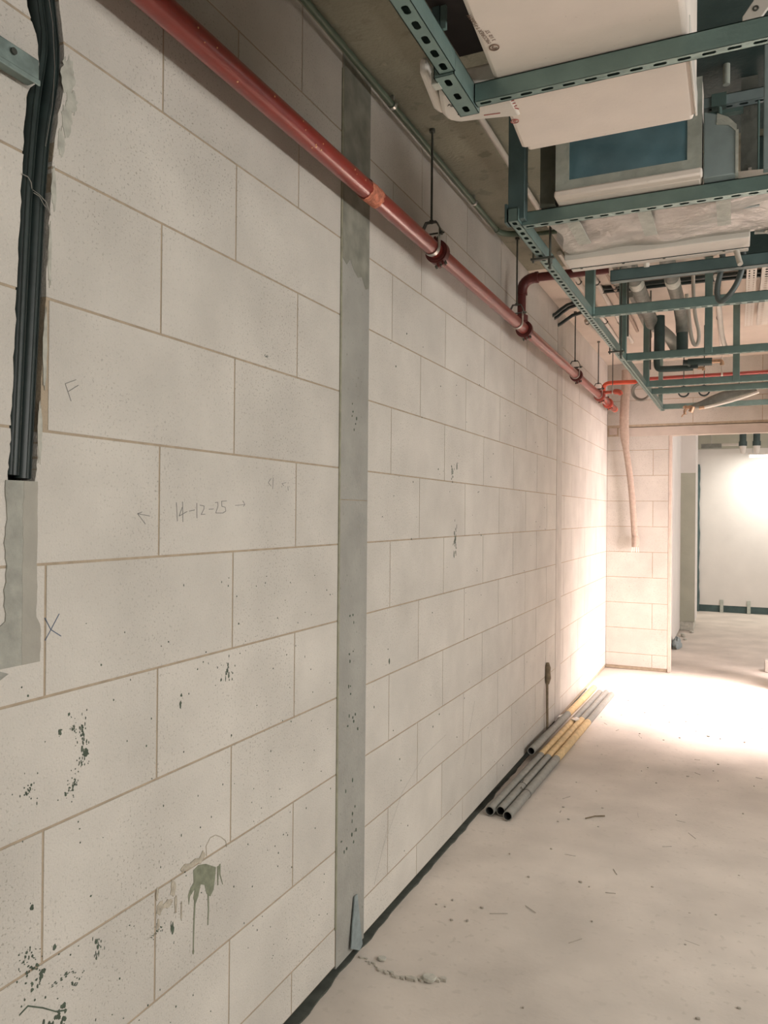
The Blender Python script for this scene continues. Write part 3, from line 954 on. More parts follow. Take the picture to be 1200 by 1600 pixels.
MB().box(.520, .546, 5.4, 6.7, 2.985, 3.02).build('channel', 'lag', t, bevel=.002)
# black stubs leaving the wall pocket
for i, (y, z, dz) in enumerate(((5.44, 2.932, 0.0), (5.50, 2.928, .0), (5.62, 2.905, -.005))):
    p = [(0.0 - .03, y, z - .02), (.02, y, z), (.055, y + .005, z + .03 + dz), (.10, y + .01, z + .06 + dz), (.17, y + .015, z + .078 + dz), (.26, y + .02, z + .082 + dz)]
    tag(MB().tube(p, .0125, 12).build('bent_black_conduit', 'black'),
        ['upper of the black conduits bending out of the wall above the pale column', 'middle black conduit bending out of the wall above the pale column',
         'lower, shorter black conduit bending out of the wall above the pale column'][i], 'conduit', 'black conduits bending out of the wall')
t = thing('conduit_stub', (.12, 6.0, 2.97), 'short grey conduit stub clamped under the ceiling beside the third hanger', 'conduit')
MB().tube([(.145, 5.92, 2.985), (.18, 6.45, 2.97)], .014, 12).build('pipe', 'greypipe', t)
saddle(t, (.147, 5.97, 2.984), .015, 'darksteel')
# dark cross cables
for k, (y, z) in enumerate(((5.22, 3.014), (5.27, 3.006))):
    tag(MB().tube([(.36, y, z), (1.0, y, z), (1.5, y + .02, z), (1.9, y + .03, z)], .013, 10).build('cross_cable', 'black'),
        ['upper of two black cables crossing under the far ceiling', 'lower of two black cables crossing under the far ceiling'][k], 'cable', 'black cross cables')

# ------------------------------------------------------------------ slotted steel support frames
ZB = 2.46
def strut_x(mb, x0, x1, y, z=ZB, w=.028, h=.0425, slot=True):
    """channel along X; front face at y"""
    mb.box(x0, x1, y, y + .002, z, z + h)
    mb.box(x0, x1, y + w - .002, y + w, z, z + h)
    mb.box(x0, x1, y, y + w, z + h - .002, z + h)
    if slot:
        mb.slots((x0, y, z), (1, 0, 0), (0, 1, 0), x1 - x0, w, .0465, .026, w * .36)
    else:
        mb.box(x0, x1, y, y + w, z, z + .002)
    mb.box(x0, x0 + .002, y, y + w, z, z + h)
    mb.box(x1 - .002, x1, y, y + w, z, z + h)
    return mb
def strut_y(mb, x, y0, y1, z=ZB, w=.036, h=.0425, pitch=.05):
    mb.box(x, x + .002, y0, y1, z, z + h)
    mb.box(x + w - .002, x + w, y0, y1, z, z + h)
    mb.box(x, x + w, y0, y1, z + h - .002, z + h)
    mb.slots((x, y0, z), (0, 1, 0), (1, 0, 0), y1 - y0, w, pitch, .026, .014)
    mb.box(x, x + w, y0, y0 + .002, z, z + h)
    mb.box(x, x + w, y1 - .002, y1, z, z + h)
    return mb
nf = thing('support_rack', (.62, 1.6, ZB), 'near slotted steel support rack under the cream duct', 'rack')
strut_y(MB(), .601, -1.2, 1.555, w=.037).build('side_rail', 'strut', nf)
strut_y(MB(), .588, 1.556, 1.735, ZB - .004, .047, .05, .058).build('end_bracket', 'strut', nf)['label'] = 'short sleeve bracket at the corner'
strut_x(MB(), .636, 2.1, 1.690, w=.026).build('crossbar', 'strut', nf)
MB().box(.617, .632, 1.47, 1.49, ZB + .042, CZ).build('drop_rod', 'strut_dark', nf)
MB().box(.634, .646, 1.472, 1.480, ZB + .042, CZ).build('drop_rod', 'strut', nf)
cl_ = MB().box(.576, .592, 1.575, 1.60, ZB - .006, ZB + .050).tube([(.572, 1.588, ZB + .02), (.592, 1.588, ZB + .02)], .008, 8)
cl_.build('bolt_clip', 'foil', nf)
lf = thing('support_rack', (.55, 4.8, ZB), 'long slotted steel rack of posts and crossbars running away to the end wall', 'rack')
SK = (.560 - .508) / (7.30 - 2.43)
def skew(x, y, z):
    return (x + (y - 2.43) * SK, y, z)
strut_y(MB(), .512, 2.425, 7.32, w=.033, pitch=.049).map(skew).build('side_rail', 'strut', lf)
for y, x0, x1 in ((2.475, .545, 2.1), (3.735, .560, 2.1), (4.87, .575, 2.1), (5.92, .585, 2.1), (6.28, .588, 2.1), (7.19, .598, 2.1)):
    strut_x(MB(), x0, x1, y, w=.036).build('crossbar', 'strut', lf)
strut_x(MB(), .72, 2.1, 3.20, ZB - .002, .04, .045, False).build('crossbar', 'strut_dark', lf)
for x0, y, w in ((.508, 2.44, .055), (.526, 3.73, .044), (.530, 4.865, .042), (1.012, 4.865, .042), (.560, 5.915, .042), (1.157, 5.915, .045), (.553, 7.19, .036)):
    MB().box(x0, x0 + w, y, y + .04, ZB + .01, CZ).build('post', 'strut' if y > 2.5 else 'strut_dark', lf, bevel=.002)
br = MB().box(.500, .508, 2.43, 2.47, ZB, ZB + .06).box(.500, .545, 2.47, 2.474, ZB, ZB + .05)
br.build('corner_bracket', 'strut_dark', lf)
# small beam clamps with threaded rods on the long rail
for y in (2.80, 4.55):
    x = .512 + (y - 2.43) * SK
    b_ = MB().tube([(x + .05, y, ZB - .05), (x + .05, y, CZ)], .0045, 8)
    b_.box(x - .02, x + .065, y - .008, y + .008, ZB - .012, ZB - .004)
    b_.tube([(x + .05, y, ZB - .03), (x + .05, y, ZB - .012)], .009, 6)
    b_.tube([(x - .012, y, ZB - .02), (x - .012, y, ZB + .03)], .004, 6)
    b_.build('threaded_hanger', 'darksteel', lf)
# thin rods hanging behind the frame
for k, (x, y, z) in enumerate(((.640, 4.40, 2.50), (.655, 5.45, 2.50))):
    tag(MB().tube([(x, y, z), (x, y, CZ)], .005, 8).build('threaded_rod', 'darksteel'),
        ['thin threaded rod hanging right of the first far post', 'thin threaded rod hanging right of the second far post'][k], 'rod', 'threaded rods from the ceiling')

# ------------------------------------------------------------------ cream duct overhead
da = thing('duct_run', (.9, 1.2, 2.505), 'large cream board duct resting on the near steel frame', 'duct')
def ductA(x, y, z):
    t_ = (y - 1.4) / .7
    s_ = (1.09 - x) / .4
    return (x - .052 * t_ * s_, y, z)
MB().box(.700, 1.092, -.9, 2.055, 2.505, 2.93).map(ductA).build('duct_body', 'duct', da, bevel=.012)
MB().box(.712, 1.085, 2.04, 2.085, 2.512, 2.92).map(ductA).build('end_flange', 'duct', da, bevel=.008)
MB().box(1.089, 1.0945, 1.72, 2.05, 2.5035, 2.56).build('edge_trim', 'duct_white', da, bevel=.002)
se = MB()
for y in (1.27, 1.32):
    se.bar((.70, y, 2.5046), (1.09, y + .03, 2.5046), .0025, .001)
se.build('board_seam', 'smear', da)
sg = MB()
pts = [(.545, 1.70), (.520, 1.79), (.524, 1.825), (.545, 1.847), (.60, 1.856), (.70, 1.878), (.70, 1.70)]
sg.prism(pts, lambda x, y, d: (x, y, d), 2.502, 2.552)
sgo = sg.build('branch_spigot', 'duct_white', da, bevel=.010)
sg2 = MB().prism([(.528, 1.62), (.503, 1.775), (.508, 1.80), (.522, 1.812), (.55, 1.62)], lambda x, y, d: (x, y, d), 2.512, 2.55)
sg2.build('spigot_collar', 'duct_white', da, bevel=.01)
MB().box(.612, .692, .4, 1.655, 2.55, 2.98).build('dark_side_box', mat('black_brown_fill', (.02, .014, .013, 1), .8, 0, .3, 20), da)  # plain black-brown box beside the duct's left edge


def text(s_, size, loc, rot, m, parent, name='printed_text'):
    cu = bpy.data.curves.new(name, 'FONT')
    cu.body = s_
    cu.size = size
    cu.extrude = .0002
    cu.align_x = 'LEFT'
    tmp = bpy.data.objects.new(name, cu)
    COL.objects.link(tmp)
    bpy.context.view_layer.update()
    me = bpy.data.meshes.new_from_object(tmp.evaluated_get(bpy.context.evaluated_depsgraph_get()))
    bpy.data.objects.remove(tmp)
    me.materials.clear()
    me.materials.append(M[m])
    o = bpy.data.objects.new(name, me)
    COL.objects.link(o)
    o.parent = parent
    o.location = Vector(loc) - Vector(parent.location)
    o.rotation_euler = rot
    return o
# text read from below (flipped to face down), running away from the camera
def down(yaw): return (math.pi, 0, yaw)
DT = 2.5035
text('MICOREX T-F5066W', .0118, (.7150, 1.560, DT), down(math.radians(-96)), 'brownink', da)
text('3 1/2  ST', .011, (.7265, 1.555, DT), down(math.radians(-96)), 'brownink', da)
MB().torus((.716, 1.578, DT), (0, 0, 1), .010, .0012).build('printed_ring', 'brownink', da)
MB().torus((.717, 1.578, DT), (0, 0, 1), .005, .001, 0, 200).build('printed_ring', 'brownink', da)
rg = MB().torus((.676, 1.895, DT), (0, 0, 1), .0095, .0010)
rg.build('printed_ring', 'redink', da)
MB().torus((.676, 1.895, DT), (0, 0, 1), .004, .001, 30, 290).build('printed_ring', 'redink', da)
MB().bar((.652, 1.775, DT), (.700, 1.842, DT), .003, .001).build('red_stroke', 'redink', da)
for q in range(5):
    MB().bar((.683, 1.775 + .013 * q, DT), (.700, 1.772 + .013 * q, DT), .003, .001).build('red_stroke', 'redink', da)
MB().bar((.615, 1.832, 2.5012), (.655, 1.838, 2.5012), .0025, .001).build('red_stroke', 'redink', da)
text('gr', .030, (.558, 1.800, 2.5012), down(math.radians(20)), 'blackink', da)
text('F8', .016, (.546, 1.755, 2.5012), down(math.radians(40)), 'blackink', da)

# second duct closed with blue film
db = thing('duct_end', (.87, 2.6, 2.505), 'duct box closed with dark blue plastic film and grey tape borders', 'duct')
MB().box(.662, 1.090, 2.4375, 2.53, 2.506, 2.80).build('duct_body', 'duct', db, bevel=.008)
flm = MB()
for i in range(41):
    for j in range(25):
        x, z = .700 + .358 * i / 40, 2.54 + .21 * j / 24
        e = min(1, min(i, 40 - i, j) / 3)
        flm.v.append((x, 2.4335 + e * (-.003 + .0012 * math.sin(x * 17 + z * 40) + .0012 * math.sin(z * 75 + x * 19) - .0006 * math.sin(x * 60 - z * 40)) + .0, z))
for i in range(40):
    for j in range(24):
        a = i * 25 + j
        flm.f.append((a, a + 25, a + 26, a + 1))
        flm.m.append(0)
flm.build('film', 'film', db)
tpb = MB().box(.664, .706, 2.427, 2.4335, 2.525, 2.80).box(1.050, 1.090, 2.427, 2.4335, 2.525, 2.80).box(.664, 1.090, 2.4265, 2.433, 2.524, 2.562)
tpb.build('tape_border', 'tape', db)
MB().box(.664, 1.092, 2.405, 2.44, 2.5045, 2.527).build('bottom_lip', 'duct', db, bevel=.006)
MB().box(.608, .655, 2.46, 2.52, 2.505, 2.80).build('rubber_flange', mat('dark_green_flange', (.075, .08, .06, 1), .8, 0, .3, 20), db)
pn = MB().prism([(1.094, 2.505), (1.094, 2.70), (1.118, 2.692), (1.135, 2.685), (1.160, 2.668), (1.182, 2.642), (1.182, 2.505)], lambda x, z, d: (x, d, z), 2.44, 2.53)
pn.build('side_panel', 'panel', db, bevel=.003)
tt = MB().prism([(1.128, 2.655), (1.130, 2.688), (1.160, 2.671), (1.182, 2.645), (1.182, 2.625), (1.16, 2.648)], lambda x, z, d: (x, d, z), 2.4375, 2.4395)
tt.box(1.179, 1.187, 2.436, 2.53, 2.505, 2.63)
tt.build('silver_tape', 'foil', db)

# dark slab standing in for the unlit void on the right, with the steel around it
dk = thing('dark_void_fill', (1.6, 2.3, 2.95), 'dark teal slab standing in for the unlit void right of the cream duct', 'duct')
MB().box(1.03, 2.3, -.9, 3.2, 2.965, 3.025).build('insulation', 'teal_rubber', dk)  # no real duct: darkness of the unlit ceiling put into the colour
MB().box(1.215, 2.3, 3.40, 3.44, 2.56, 3.025).build('void_back', 'teal_rubber', dk)
us = thing('upper_strut', (1.05, 2.75, 2.86), 'pale blue grey strut crossing above the blue filmed duct', 'strut')
strut_x(MB(), 1.04, 2.1, 2.75, 2.862, .036, .034).build('channel', 'panel', us)
MB().box(1.105, 1.150, 2.742, 2.79, 2.858, 2.900).build('sleeve', 'strut', us)
MB().box(1.095, 1.20, 2.752, 2.78, 2.835, 2.846).tube([(1.13, 2.745, 2.853), (1.13, 2.745, 2.83)], .007, 8).build('bolt_plate', 'strut', us)
t = thing('hanging_post', (1.218, 2.70, 2.5), 'wide pale steel post hanging behind the filmed duct', 'post')
MB().box(1.193, 1.243, 2.80, 2.806, 2.545, 2.964).build('web', 'lag', t)
MB().box(1.216, 1.226, 2.792, 2.80, 2.575, 2.66).build('edge_strip', 'duct', t)
MB().box(1.19, 1.25, 2.785, 2.80, 2.53, 2.58).tube([(1.238, 2.78, 2.55), (1.238, 2.80, 2.55)], .009, 10).build('foot_plate', 'panel', t)
tag(MB().tube([(1.245, 2.765, 2.86), (1.245, 2.765, 2.60)] + [tuple(p) for p in arc3((1.252, 2.765, 2.60), (1.252, 2.765, 2.54), (1.19, 2.765, 2.535))], .004, 8).build('bent_rod', 'strut'),
    'bent steel rod with hooked foot in front of the wide pale post', 'rod')
tag(MB().box(1.252, 1.276, 2.44, 2.47, 2.505, 2.86).build('steel_upright', 'panel', bevel=.002), 'pale blue upright steel piece at the right picture edge', 'post')
tag(MB().tube([(1.150, 2.70, 2.90), (1.150, 2.70, CZ)], .011, 10).build('pale_pole', 'tape'), 'slim greenish pole hanging right of the cream duct', 'pole')
wp = thing('white_bracket', (1.21, 2.2, 2.8), 'white angled bracket with an oval hole above the near crossbar', 'bracket')
o_ = MB().prism([(1.193, 2.775), (1.194, 2.812), (1.225, 2.855), (1.24, 2.90), (1.275, 2.90), (1.262, 2.83), (1.238, 2.80), (1.236, 2.775)], lambda x, z, d: (x, d, z), 2.20, 2.212)
o_.build('plate', 'white', wp, bevel=.002)
MB().torus((1.225, 2.199, 2.825), (0, 1, 0), .0055, .0022).build('hole_rim', 'darksteel', wp)

# fan coil unit in plastic wrap
fc = thing('fan_coil_unit', (.9, 2.9, 2.505), 'ceiling fan coil unit wrapped in wrinkled plastic with a white front strip', 'fan coil')
wrp = MB()
nx, ny = 40, 22
rr = random.Random(8)
ph = [(rr.uniform(6, 30), rr.uniform(6, 30), rr.uniform(0, 6), rr.uniform(.001, .0026)) for _ in range(9)]
def wrapz(x, y):
    z = 2.524 + sum(a * math.sin(fx * x + fy * y + p0) for fx, fy, p0, a in ph)
    e = min((x - .57), (1.55 - x), .08)
    return z + max(0, .05 - max(0, (y - 2.56)) * .5) * .6 + (0.03 if e < .02 else 0)
for i in range(nx + 1):
    for j in range(ny + 1):
        x, y = .575 + .98 * i / nx, 2.56 + .465 * j / ny
        wrp.v.append((x + .012 * math.sin(y * 23), y + (.008 * math.sin(x * 19) if j in (0, ny) else 0), wrapz(x, y)))
for i in range(nx):
    for j in range(ny):
        a = i * (ny + 1) + j
        wrp.f.append((a, a + ny + 1, a + ny + 2, a + 1))
        wrp.m.append(0)
wrp.box(.60, 1.17, 2.96, 3.0, 2.62, 2.80)
wrp.build('plastic_wrap', 'wrap', fc)
MB().box(.574, 1.226, 3.015, 3.125, 2.505, 2.70).build('front_strip', 'duct_white', fc, bevel=.003)
MB().box(.578, 1.222, 3.128, 3.165, 2.502, 2.60).build('lower_lip', 'duct_white', fc, bevel=.003)
MB().box(.578, 1.222, 3.1245, 3.1285, 2.5035, 2.58).build('shadow_gap', 'black', fc)
for x in (.62, .78, .93, 1.14):
    MB().tube([(x, 3.127, 2.5005), (x, 3.127, 2.51)], .005, 8).build('screw', 'darksteel', fc)
MB().tube([(.862, 3.16, 2.515), (.862, 3.17, 2.49)], [.014, .010], 8).build('drain_plug', 'white', fc)
MB().tube([(1.18, 3.14, 2.51), (1.19, 3.15, 2.47), (1.195, 3.14, 2.45)], .010, 10).build('drain_nipple', 'greypipe', fc)
for x in (.685, .911, 1.145):
    MB().box(x - .021, x + .021, 2.53, 2.575, 2.500, 2.503).box(x - .021, x + .021, 2.572, 2.83, 2.494, 2.4975).build('tape_strap', 'tape', fc)
hk = MB().tube([(1.24, 3.02, 2.52), (1.34, 3.03, 2.515)], .006, 8).torus((1.29, 3.02, 2.518), (0, 0, 1), .016, .004)
hk.build('pipe_union', 'steel', fc)
# black cable loop under the unit
lp = [(1.125, 3.32, 2.62), (1.132, 3.30, 2.52), (1.116, 3.30, 2.43), (1.114, 3.30, 2.385), (1.126, 3.30, 2.362), (1.146, 3.30, 2.372), (1.170, 3.30, 2.40), (1.190, 3.30, 2.44), (1.203, 3.29, 2.49), (1.205, 3.25, 2.56)]
def smooth(P, n=6):
    P = [Vector(p) for p in P]
    out = []
    for i in range(len(P) - 1):
        p0, p1, p2, p3 = P[max(0, i - 1)], P[i], P[i + 1], P[min(len(P) - 1, i + 2)]
        for k in range(n):
            t_ = k / n
            out.append(.5 * ((2 * p1) + (p2 - p0) * t_ + (2 * p0 - 5 * p1 + 4 * p2 - p3) * t_ ** 2 + (3 * p1 - p0 - 3 * p2 + p3) * t_ ** 3))
    out.append(P[-1])
    return out
tag(MB().tube(smooth(lp), .011, 12).build('cable_loop', mat('dark_grey_cable', (.07, .085, .08, 1), .45, 0, .1, 20)), 'thick dark cable hanging in a loop under the wrapped fan coil unit', 'cable')

# ------------------------------------------------------------------ lagged pipes and small services
t = thing('lagged_pipe', (.65, 5.0, 2.85), 'left of two grey foil lagged pipes under the far ceiling', 'pipe', 'foil lagged pipes')
MB().tube(smooth([(.640, 3.6, 2.90), (.645, 4.4, 2.88), (.650, 4.9, 2.865), (.655, 5.22, 2.85), (.668, 5.42, 2.80)]), .042, 18).build('lagging', 'lag', t)
MB().tube([(.647, 4.62, 2.874), (.648, 4.72, 2.871)], .0445, 18).build('tape_band', 'foil', t)
MB().tube(smooth([(.715, 5.40, 2.84), (.716, 5.40, 2.74), (.716, 5.40, 2.60)]), .034, 16).build('rubber_drop', 'teal_rubber', t)
MB().tube(smooth([(.668, 5.42, 2.80), (.70, 5.6, 2.80), (.76, 5.75, 2.76), (.80, 5.8, 2.68)]), [.04] * 19, 16).build('lagged_bend', 'lag', t)
t = thing('lagged_pipe', (.85, 5.0, 2.85), 'right of two grey foil lagged pipes under the far ceiling', 'pipe', 'foil lagged pipes')
MB().tube(smooth([(.838, 3.6, 2.90), (.842, 4.4, 2.88), (.846, 4.9, 2.865), (.850, 5.25, 2.85), (.856, 5.38, 2.79), (.857, 5.40, 2.72)]), .040, 18).build('lagging', 'lag', t)
MB().tube([(.843, 4.66, 2.873), (.844, 4.76, 2.870)], .0425, 18).build('tape_band', 'foil', t)
MB().tube([(.857, 5.40, 2.73), (.858, 5.40, 2.58)], .036, 16).build('rubber_drop', 'teal_rubber', t)
t = thing('insulated_pipe', (.75, 5.9, 2.58), 'dark insulated pipe run with bends hanging below the left lagged pipe', 'pipe')
MB().tube(smooth([(.655, 5.9, 2.70), (.655, 5.9, 2.62), (.67, 5.9, 2.585), (.72, 5.9, 2.578), (.90, 5.9, 2.575)]), .022, 14).build('insulation', 'teal_rubber', t)
MB().tube([(.90, 5.9, 2.575), (.955, 5.9, 2.570)], .008, 10).tube(smooth([(.93, 5.9, 2.570), (.965, 5.9, 2.568), (.97, 5.9, 2.55)]), .011, 10).build('brass_end', 'brass', t)
t = thing('insulated_valve', (.95, 5.85, 2.60), 'dark insulated pipe length with a brass elbow at its right end', 'pipe')
MB().tube([(.868, 5.85, 2.603), (1.025, 5.85, 2.600)], .027, 14).build('insulation', 'teal_rubber', t)
MB().tube([(.836, 5.85, 2.605), (.868, 5.85, 2.603)], .020, 14).box(.885, .935, 5.83, 5.86, 2.56, 2.58).build('valve_head', 'rubber', t)
MB().tube(smooth([(1.025, 5.85, 2.600), (1.06, 5.85, 2.60), (1.085, 5.85, 2.595), (1.09, 5.85, 2.57)]), .014, 12).build('brass_elbow', 'brass', t)
tag(MB().tube(smooth([(.905, 5.0, 2.86), (.918, 5.0, 2.74), (.930, 5.0, 2.62), (.950, 5.0, 2.55), (.970, 5.0, 2.56), (.975, 5.0, 2.62), (.955, 5.0, 2.72), (.945, 5.0, 2.84), (.94, 5.0, 2.98)]), .011, 10).build('white_hose', 'white'),
    'white plastic hose hanging in a narrow loop right of the lagged pipes', 'hose')
tag(MB().tube(smooth([(1.058, 5.33, 2.985), (1.07, 5.6, 2.93), (1.085, 5.9, 2.80), (1.11, 6.0, 2.72), (1.15, 6.05, 2.69), (1.20, 6.1, 2.70)]), .017, 12).build('drooping_white_pipe', 'white'),
    'white pipe drooping from the ceiling left of the perforated cable tray', 'pipe')
# perforated cable trays
def tray(x0, x1, y0, y1, z, label):
    t = thing('cable_tray', ((x0 + x1) / 2, y0, z), label, 'cable tray', 'perforated cable trays')
    mb = MB()
    n = 6 if x1 - x0 > .1 else 2
    w = (x1 - x0) / n
    for k in range(n):
        mb.slots((x0 + w * k, y0, z), (0, 1, 0), (1, 0, 0), y1 - y0, w, .05, .024, w * .34)
    mb.build('tray_base', 'white', t)
    MB().box(x0 - .002, x0, y0, y1, z, z + .04).box(x1, x1 + .002, y0, y1, z, z + .04).build('tray_side', 'white', t)
    return t
tray(1.235, 1.285, 4.2, 6.4, 2.95, 'narrow white cable tray beside the wide perforated one at right')
tray(1.315, 1.62, 4.2, 6.4, 2.95, 'wide white perforated cable tray under the ceiling at right')
tag(MB().box(1.37, 1.6, 4.5, 5.2, 2.956, 2.962).build('blue_sheet', 'blue'), 'pale blue sheet lying in the wide perforated cable tray', 'sheet')
# red cross pipe at the far end
t = thing('far_cross_pipe', (1.0, 7.6, 2.8), 'thin red pipe crossing the corridor behind the far steel crossbars', 'pipe')
MB().tube([(.36, 7.6, 2.803), (2.2, 7.6, 2.798)], .017, 14).build('pipe', 'red', t)
MB().tube([(1.06, 7.6, 2.83), (1.06, 7.6, CZ)], .004, 8).hollow((1.052, 7.6, 2.8), (1.068, 7.6, 2.8), .024, .017, 14, 0, 0).build('hanger', 'greypipe', t)
# coil of cable and ring clamps
tag(MB().torus((.42, 7.05, 2.60), (.2, 1, .3), .075, .009).torus((.425, 7.07, 2.605), (.1, 1, .4), .068, .009).build('cable_coil', mat('dull_coil', (.24, .23, .20, 1), .6)),
    'small grey coil of cable hanging behind the long rail near the end wall', 'coil')
for x, lab in ((.797, 'left of two dark ring clamps under the far crossbars'), (.948, 'right of two dark ring clamps under the far crossbars')):
    t = thing('ring_clamp', (x, 6.6, 2.545), lab, 'clamp', 'dark ring clamps')
    MB().band((x, 6.6, 2.512), (0, 1, 0), .034, .03, .010, 0, 360, 28).build('ring', 'rubber', t)
    MB().tube([(x, 6.6, 2.55), (x, 6.6, CZ)], .004, 8).build('rod', 'darksteel', t)
# sagging grey sleeve, white pipe and brass tap at the end
t = thing('insulated_hose', (1.05, 6.8, 2.45), 'grey insulation sleeve sloping down to a brass tap under the far crossbars', 'hose')
sv = MB()
P = smooth([(.845, 6.8, 2.418), (.93, 6.8, 2.432), (1.04, 6.8, 2.470), (1.15, 6.8, 2.505), (1.32, 6.8, 2.545)])
n = 16
for i, p in enumerate(P):
    t_ = i / (len(P) - 1)
    h = .012 + .030 * math.sin(min(1, t_ * 1.35) * math.pi * .62)
    for k in range(n):
        a = 2 * math.pi * k / n
        sv.v.append((p.x - .3 * h * math.sin(a), p.y + .02 * math.cos(a), p.z + h * math.sin(a)))
for i in range(len(P) - 1):
    for k in range(n):
        a, b = i * n + k, i * n + (k + 1) % n
        sv.f.append((a, b, b + n, a + n))
        sv.m.append(0)
sv.f.append(tuple(range(n)))
sv.m.append(0)
sv.build('sleeve', 'lag', t)
MB().tube(smooth([(.945, 6.77, 2.402), (1.06, 6.77, 2.425), (1.2, 6.77, 2.460), (1.34, 6.77, 2.507)]), .012, 12).build('white_pipe', 'white', t)
bt = MB().tube([(.855, 6.8, 2.420), (.80, 6.8, 2.408)], .014, 10).tube([(.812, 6.8, 2.412), (.795, 6.8, 2.385), (.797, 6.8, 2.355)], .011, 10)
MB().tube([(.905, 6.77, 2.398), (.945, 6.77, 2.403)], .013, 10).build('pipe_coupler', 'brass', t)
bt.tube([(.86, 6.785, 2.415), (.84, 6.785, 2.37)], .018, 10).tube([(.80, 6.8, 2.41), (.79, 6.8, 2.425)], .016, 8)
bt.tube([(.78, 6.8, 2.352), (.772, 6.8, 2.335)], .006, 8).bar((.80, 6.8, 2.37), (.772, 6.8, 2.345), .010, .008)
bt.build('brass_tap', 'brass', t)
MB().tube([(1.20, 6.8, 2.52), (1.20, 6.8, CZ)], .003, 6).build('hanger_wire', 'darksteel', t)

# hanging canvas hose on the far wall
t = thing('hanging_hose', (.20, 7.93, 2.95), 'flat beige corrugated hose hanging down the end wall beside the doorway', 'hose')
hp = smooth([(.190, 7.92, 2.96), (.186, 7.92, 2.80), (.175, 7.92, 2.60), (.172, 7.92, 2.40), (.188, 7.92, 2.20), (.225, 7.92, 1.95), (.252, 7.92, 1.70), (.270, 7.92, 1.45), (.281, 7.92, 1.30)], 16)
hs = MB()
n = 12
for i, p in enumerate(hp):
    w = .043 if p.z > 2.30 else (.043 - .014 * min(1, (2.30 - p.z) / .12))
    rib = 1 + .05 * (i % 2)
    for k in range(n):
        a = 2 * math.pi * k / n
        hs.v.append((p.x + w * rib * math.cos(a), p.y + .016 * rib * math.sin(a), p.z))
for i in range(len(hp) - 1):
    for k in range(n):
        a, b = i * n + k, i * n + (k + 1) % n
        hs.f.append((a, b, b + n, a + n))
        hs.m.append(0)
hs.build('hose_body', 'hose', t)
MB().tube([(.281, 7.92, 1.325), (.284, 7.92, 1.305), (.286, 7.92, 1.215)], [.026, .037, .035], 14).build('socket', 'hose', t)
wv = MB()
for dx in (-.028, -.010, .010, .026):
    wv.tube([(.286 + dx, 7.92, 1.22), (.286 + dx * 1.2, 7.92, 1.165)], .004, 6)
wv.build('wire_end', 'white', t)

# ------------------------------------------------------------------ tubes on the floor
def floor_tube(a, b, y0, y1, label, r=.0235):
    """tube from a to b with a yellow band between y0 and y1 (positions along Y)"""
    a, b = Vector(a), Vector(b)
    t = thing('conduit_tube', a, label, 'tube', 'grey tubes lying along the wall foot')
    pt = lambda y: a + (b - a) * ((y - a.y) / (b.y - a.y))
    MB().hollow(a, b, r, r - .004, 20, 0, 1).build('tube', ['gi', 'inside'], t)
    MB().hollow(pt(y0), pt(y1), r + .0012, r - .001, 20, 0, 0).build('yellow_band', 'yellow', t)
    return t
R_ = .0235
t1 = floor_tube((.066, 3.775, R_), (.145, 6.72, R_), 4.78, 5.70, 'leftmost of three long grey tubes with yellow bands on the floor')
t2 = floor_tube((.116, 3.80, R_), (.196, 6.74, R_), 4.76, 5.74, 'middle of three long grey tubes with yellow bands on the floor')
t3 = floor_tube((.165, 3.75, R_), (.247, 6.68, R_), 4.76, 5.70, 'rightmost long grey tube with a yellow band, farthest from the wall')
t4 = floor_tube((.048, 4.71, R_ + .043), (.098, 6.72, R_ + .034), 5.72, 6.68, 'grey tube with a yellow far end lying on top nearest the wall')
tie = MB()
tie.band((.127, 4.19, R_), (.027, 1, 0), .0242, .004, .0015).tube([(.127, 4.19, R_ + .025), (.132, 4.20, R_ + .04)], .0016, 6)
tag(tie.build('wire_tie', 'darksteel'), 'thin wire tie round the middle floor tube', 'wire tie', 'wire ties on the tubes')
tie = MB()
tie.band((.175, 4.09, R_), (.027, 1, 0), .0242, .004, .0015).tube([(.152, 4.09, R_ + .02), (.146, 4.095, R_ + .032), (.142, 4.09, R_ + .024)], .003, 6)
tag(tie.build('wire_tie', 'darksteel'), 'knotted wire tie round the tube farthest from the wall', 'wire tie', 'wire ties on the tubes')
fl_ = MB().prism([(.03, 5.55), (.06, 5.60), (.075, 5.68), (.05, 5.66), (.032, 5.62)], lambda x, y, d: (x, y, d), .070, .074)
fl_.prism([(.115, 5.62), (.15, 5.60), (.17, 5.66), (.14, 5.70)], lambda x, y, d: (x, y, d), .048, .055)
tag(fl_.build('torn_tape', 'white'), 'scrap of torn white tape lying on the floor tubes', 'tape scrap')
# stick against the wall
t = thing('wooden_stick', (.03, 5.27, 0), 'thin brown stick with a frayed thick top leaning on the wall', 'stick')
MB().tube(smooth([(.028, 5.255, .0), (.020, 5.275, .2), (.014, 5.295, .40)]), .0085, 10).build('shaft', 'stick', t)
MB().tube([(.016, 5.292, .36), (.018, 5.298, .40), (.016, 5.302, .44), (.015, 5.304, .47), (.014, 5.306, .505)], [.012, .022, .018, .021, .010], 9).build('frayed_top', 'stick', t)
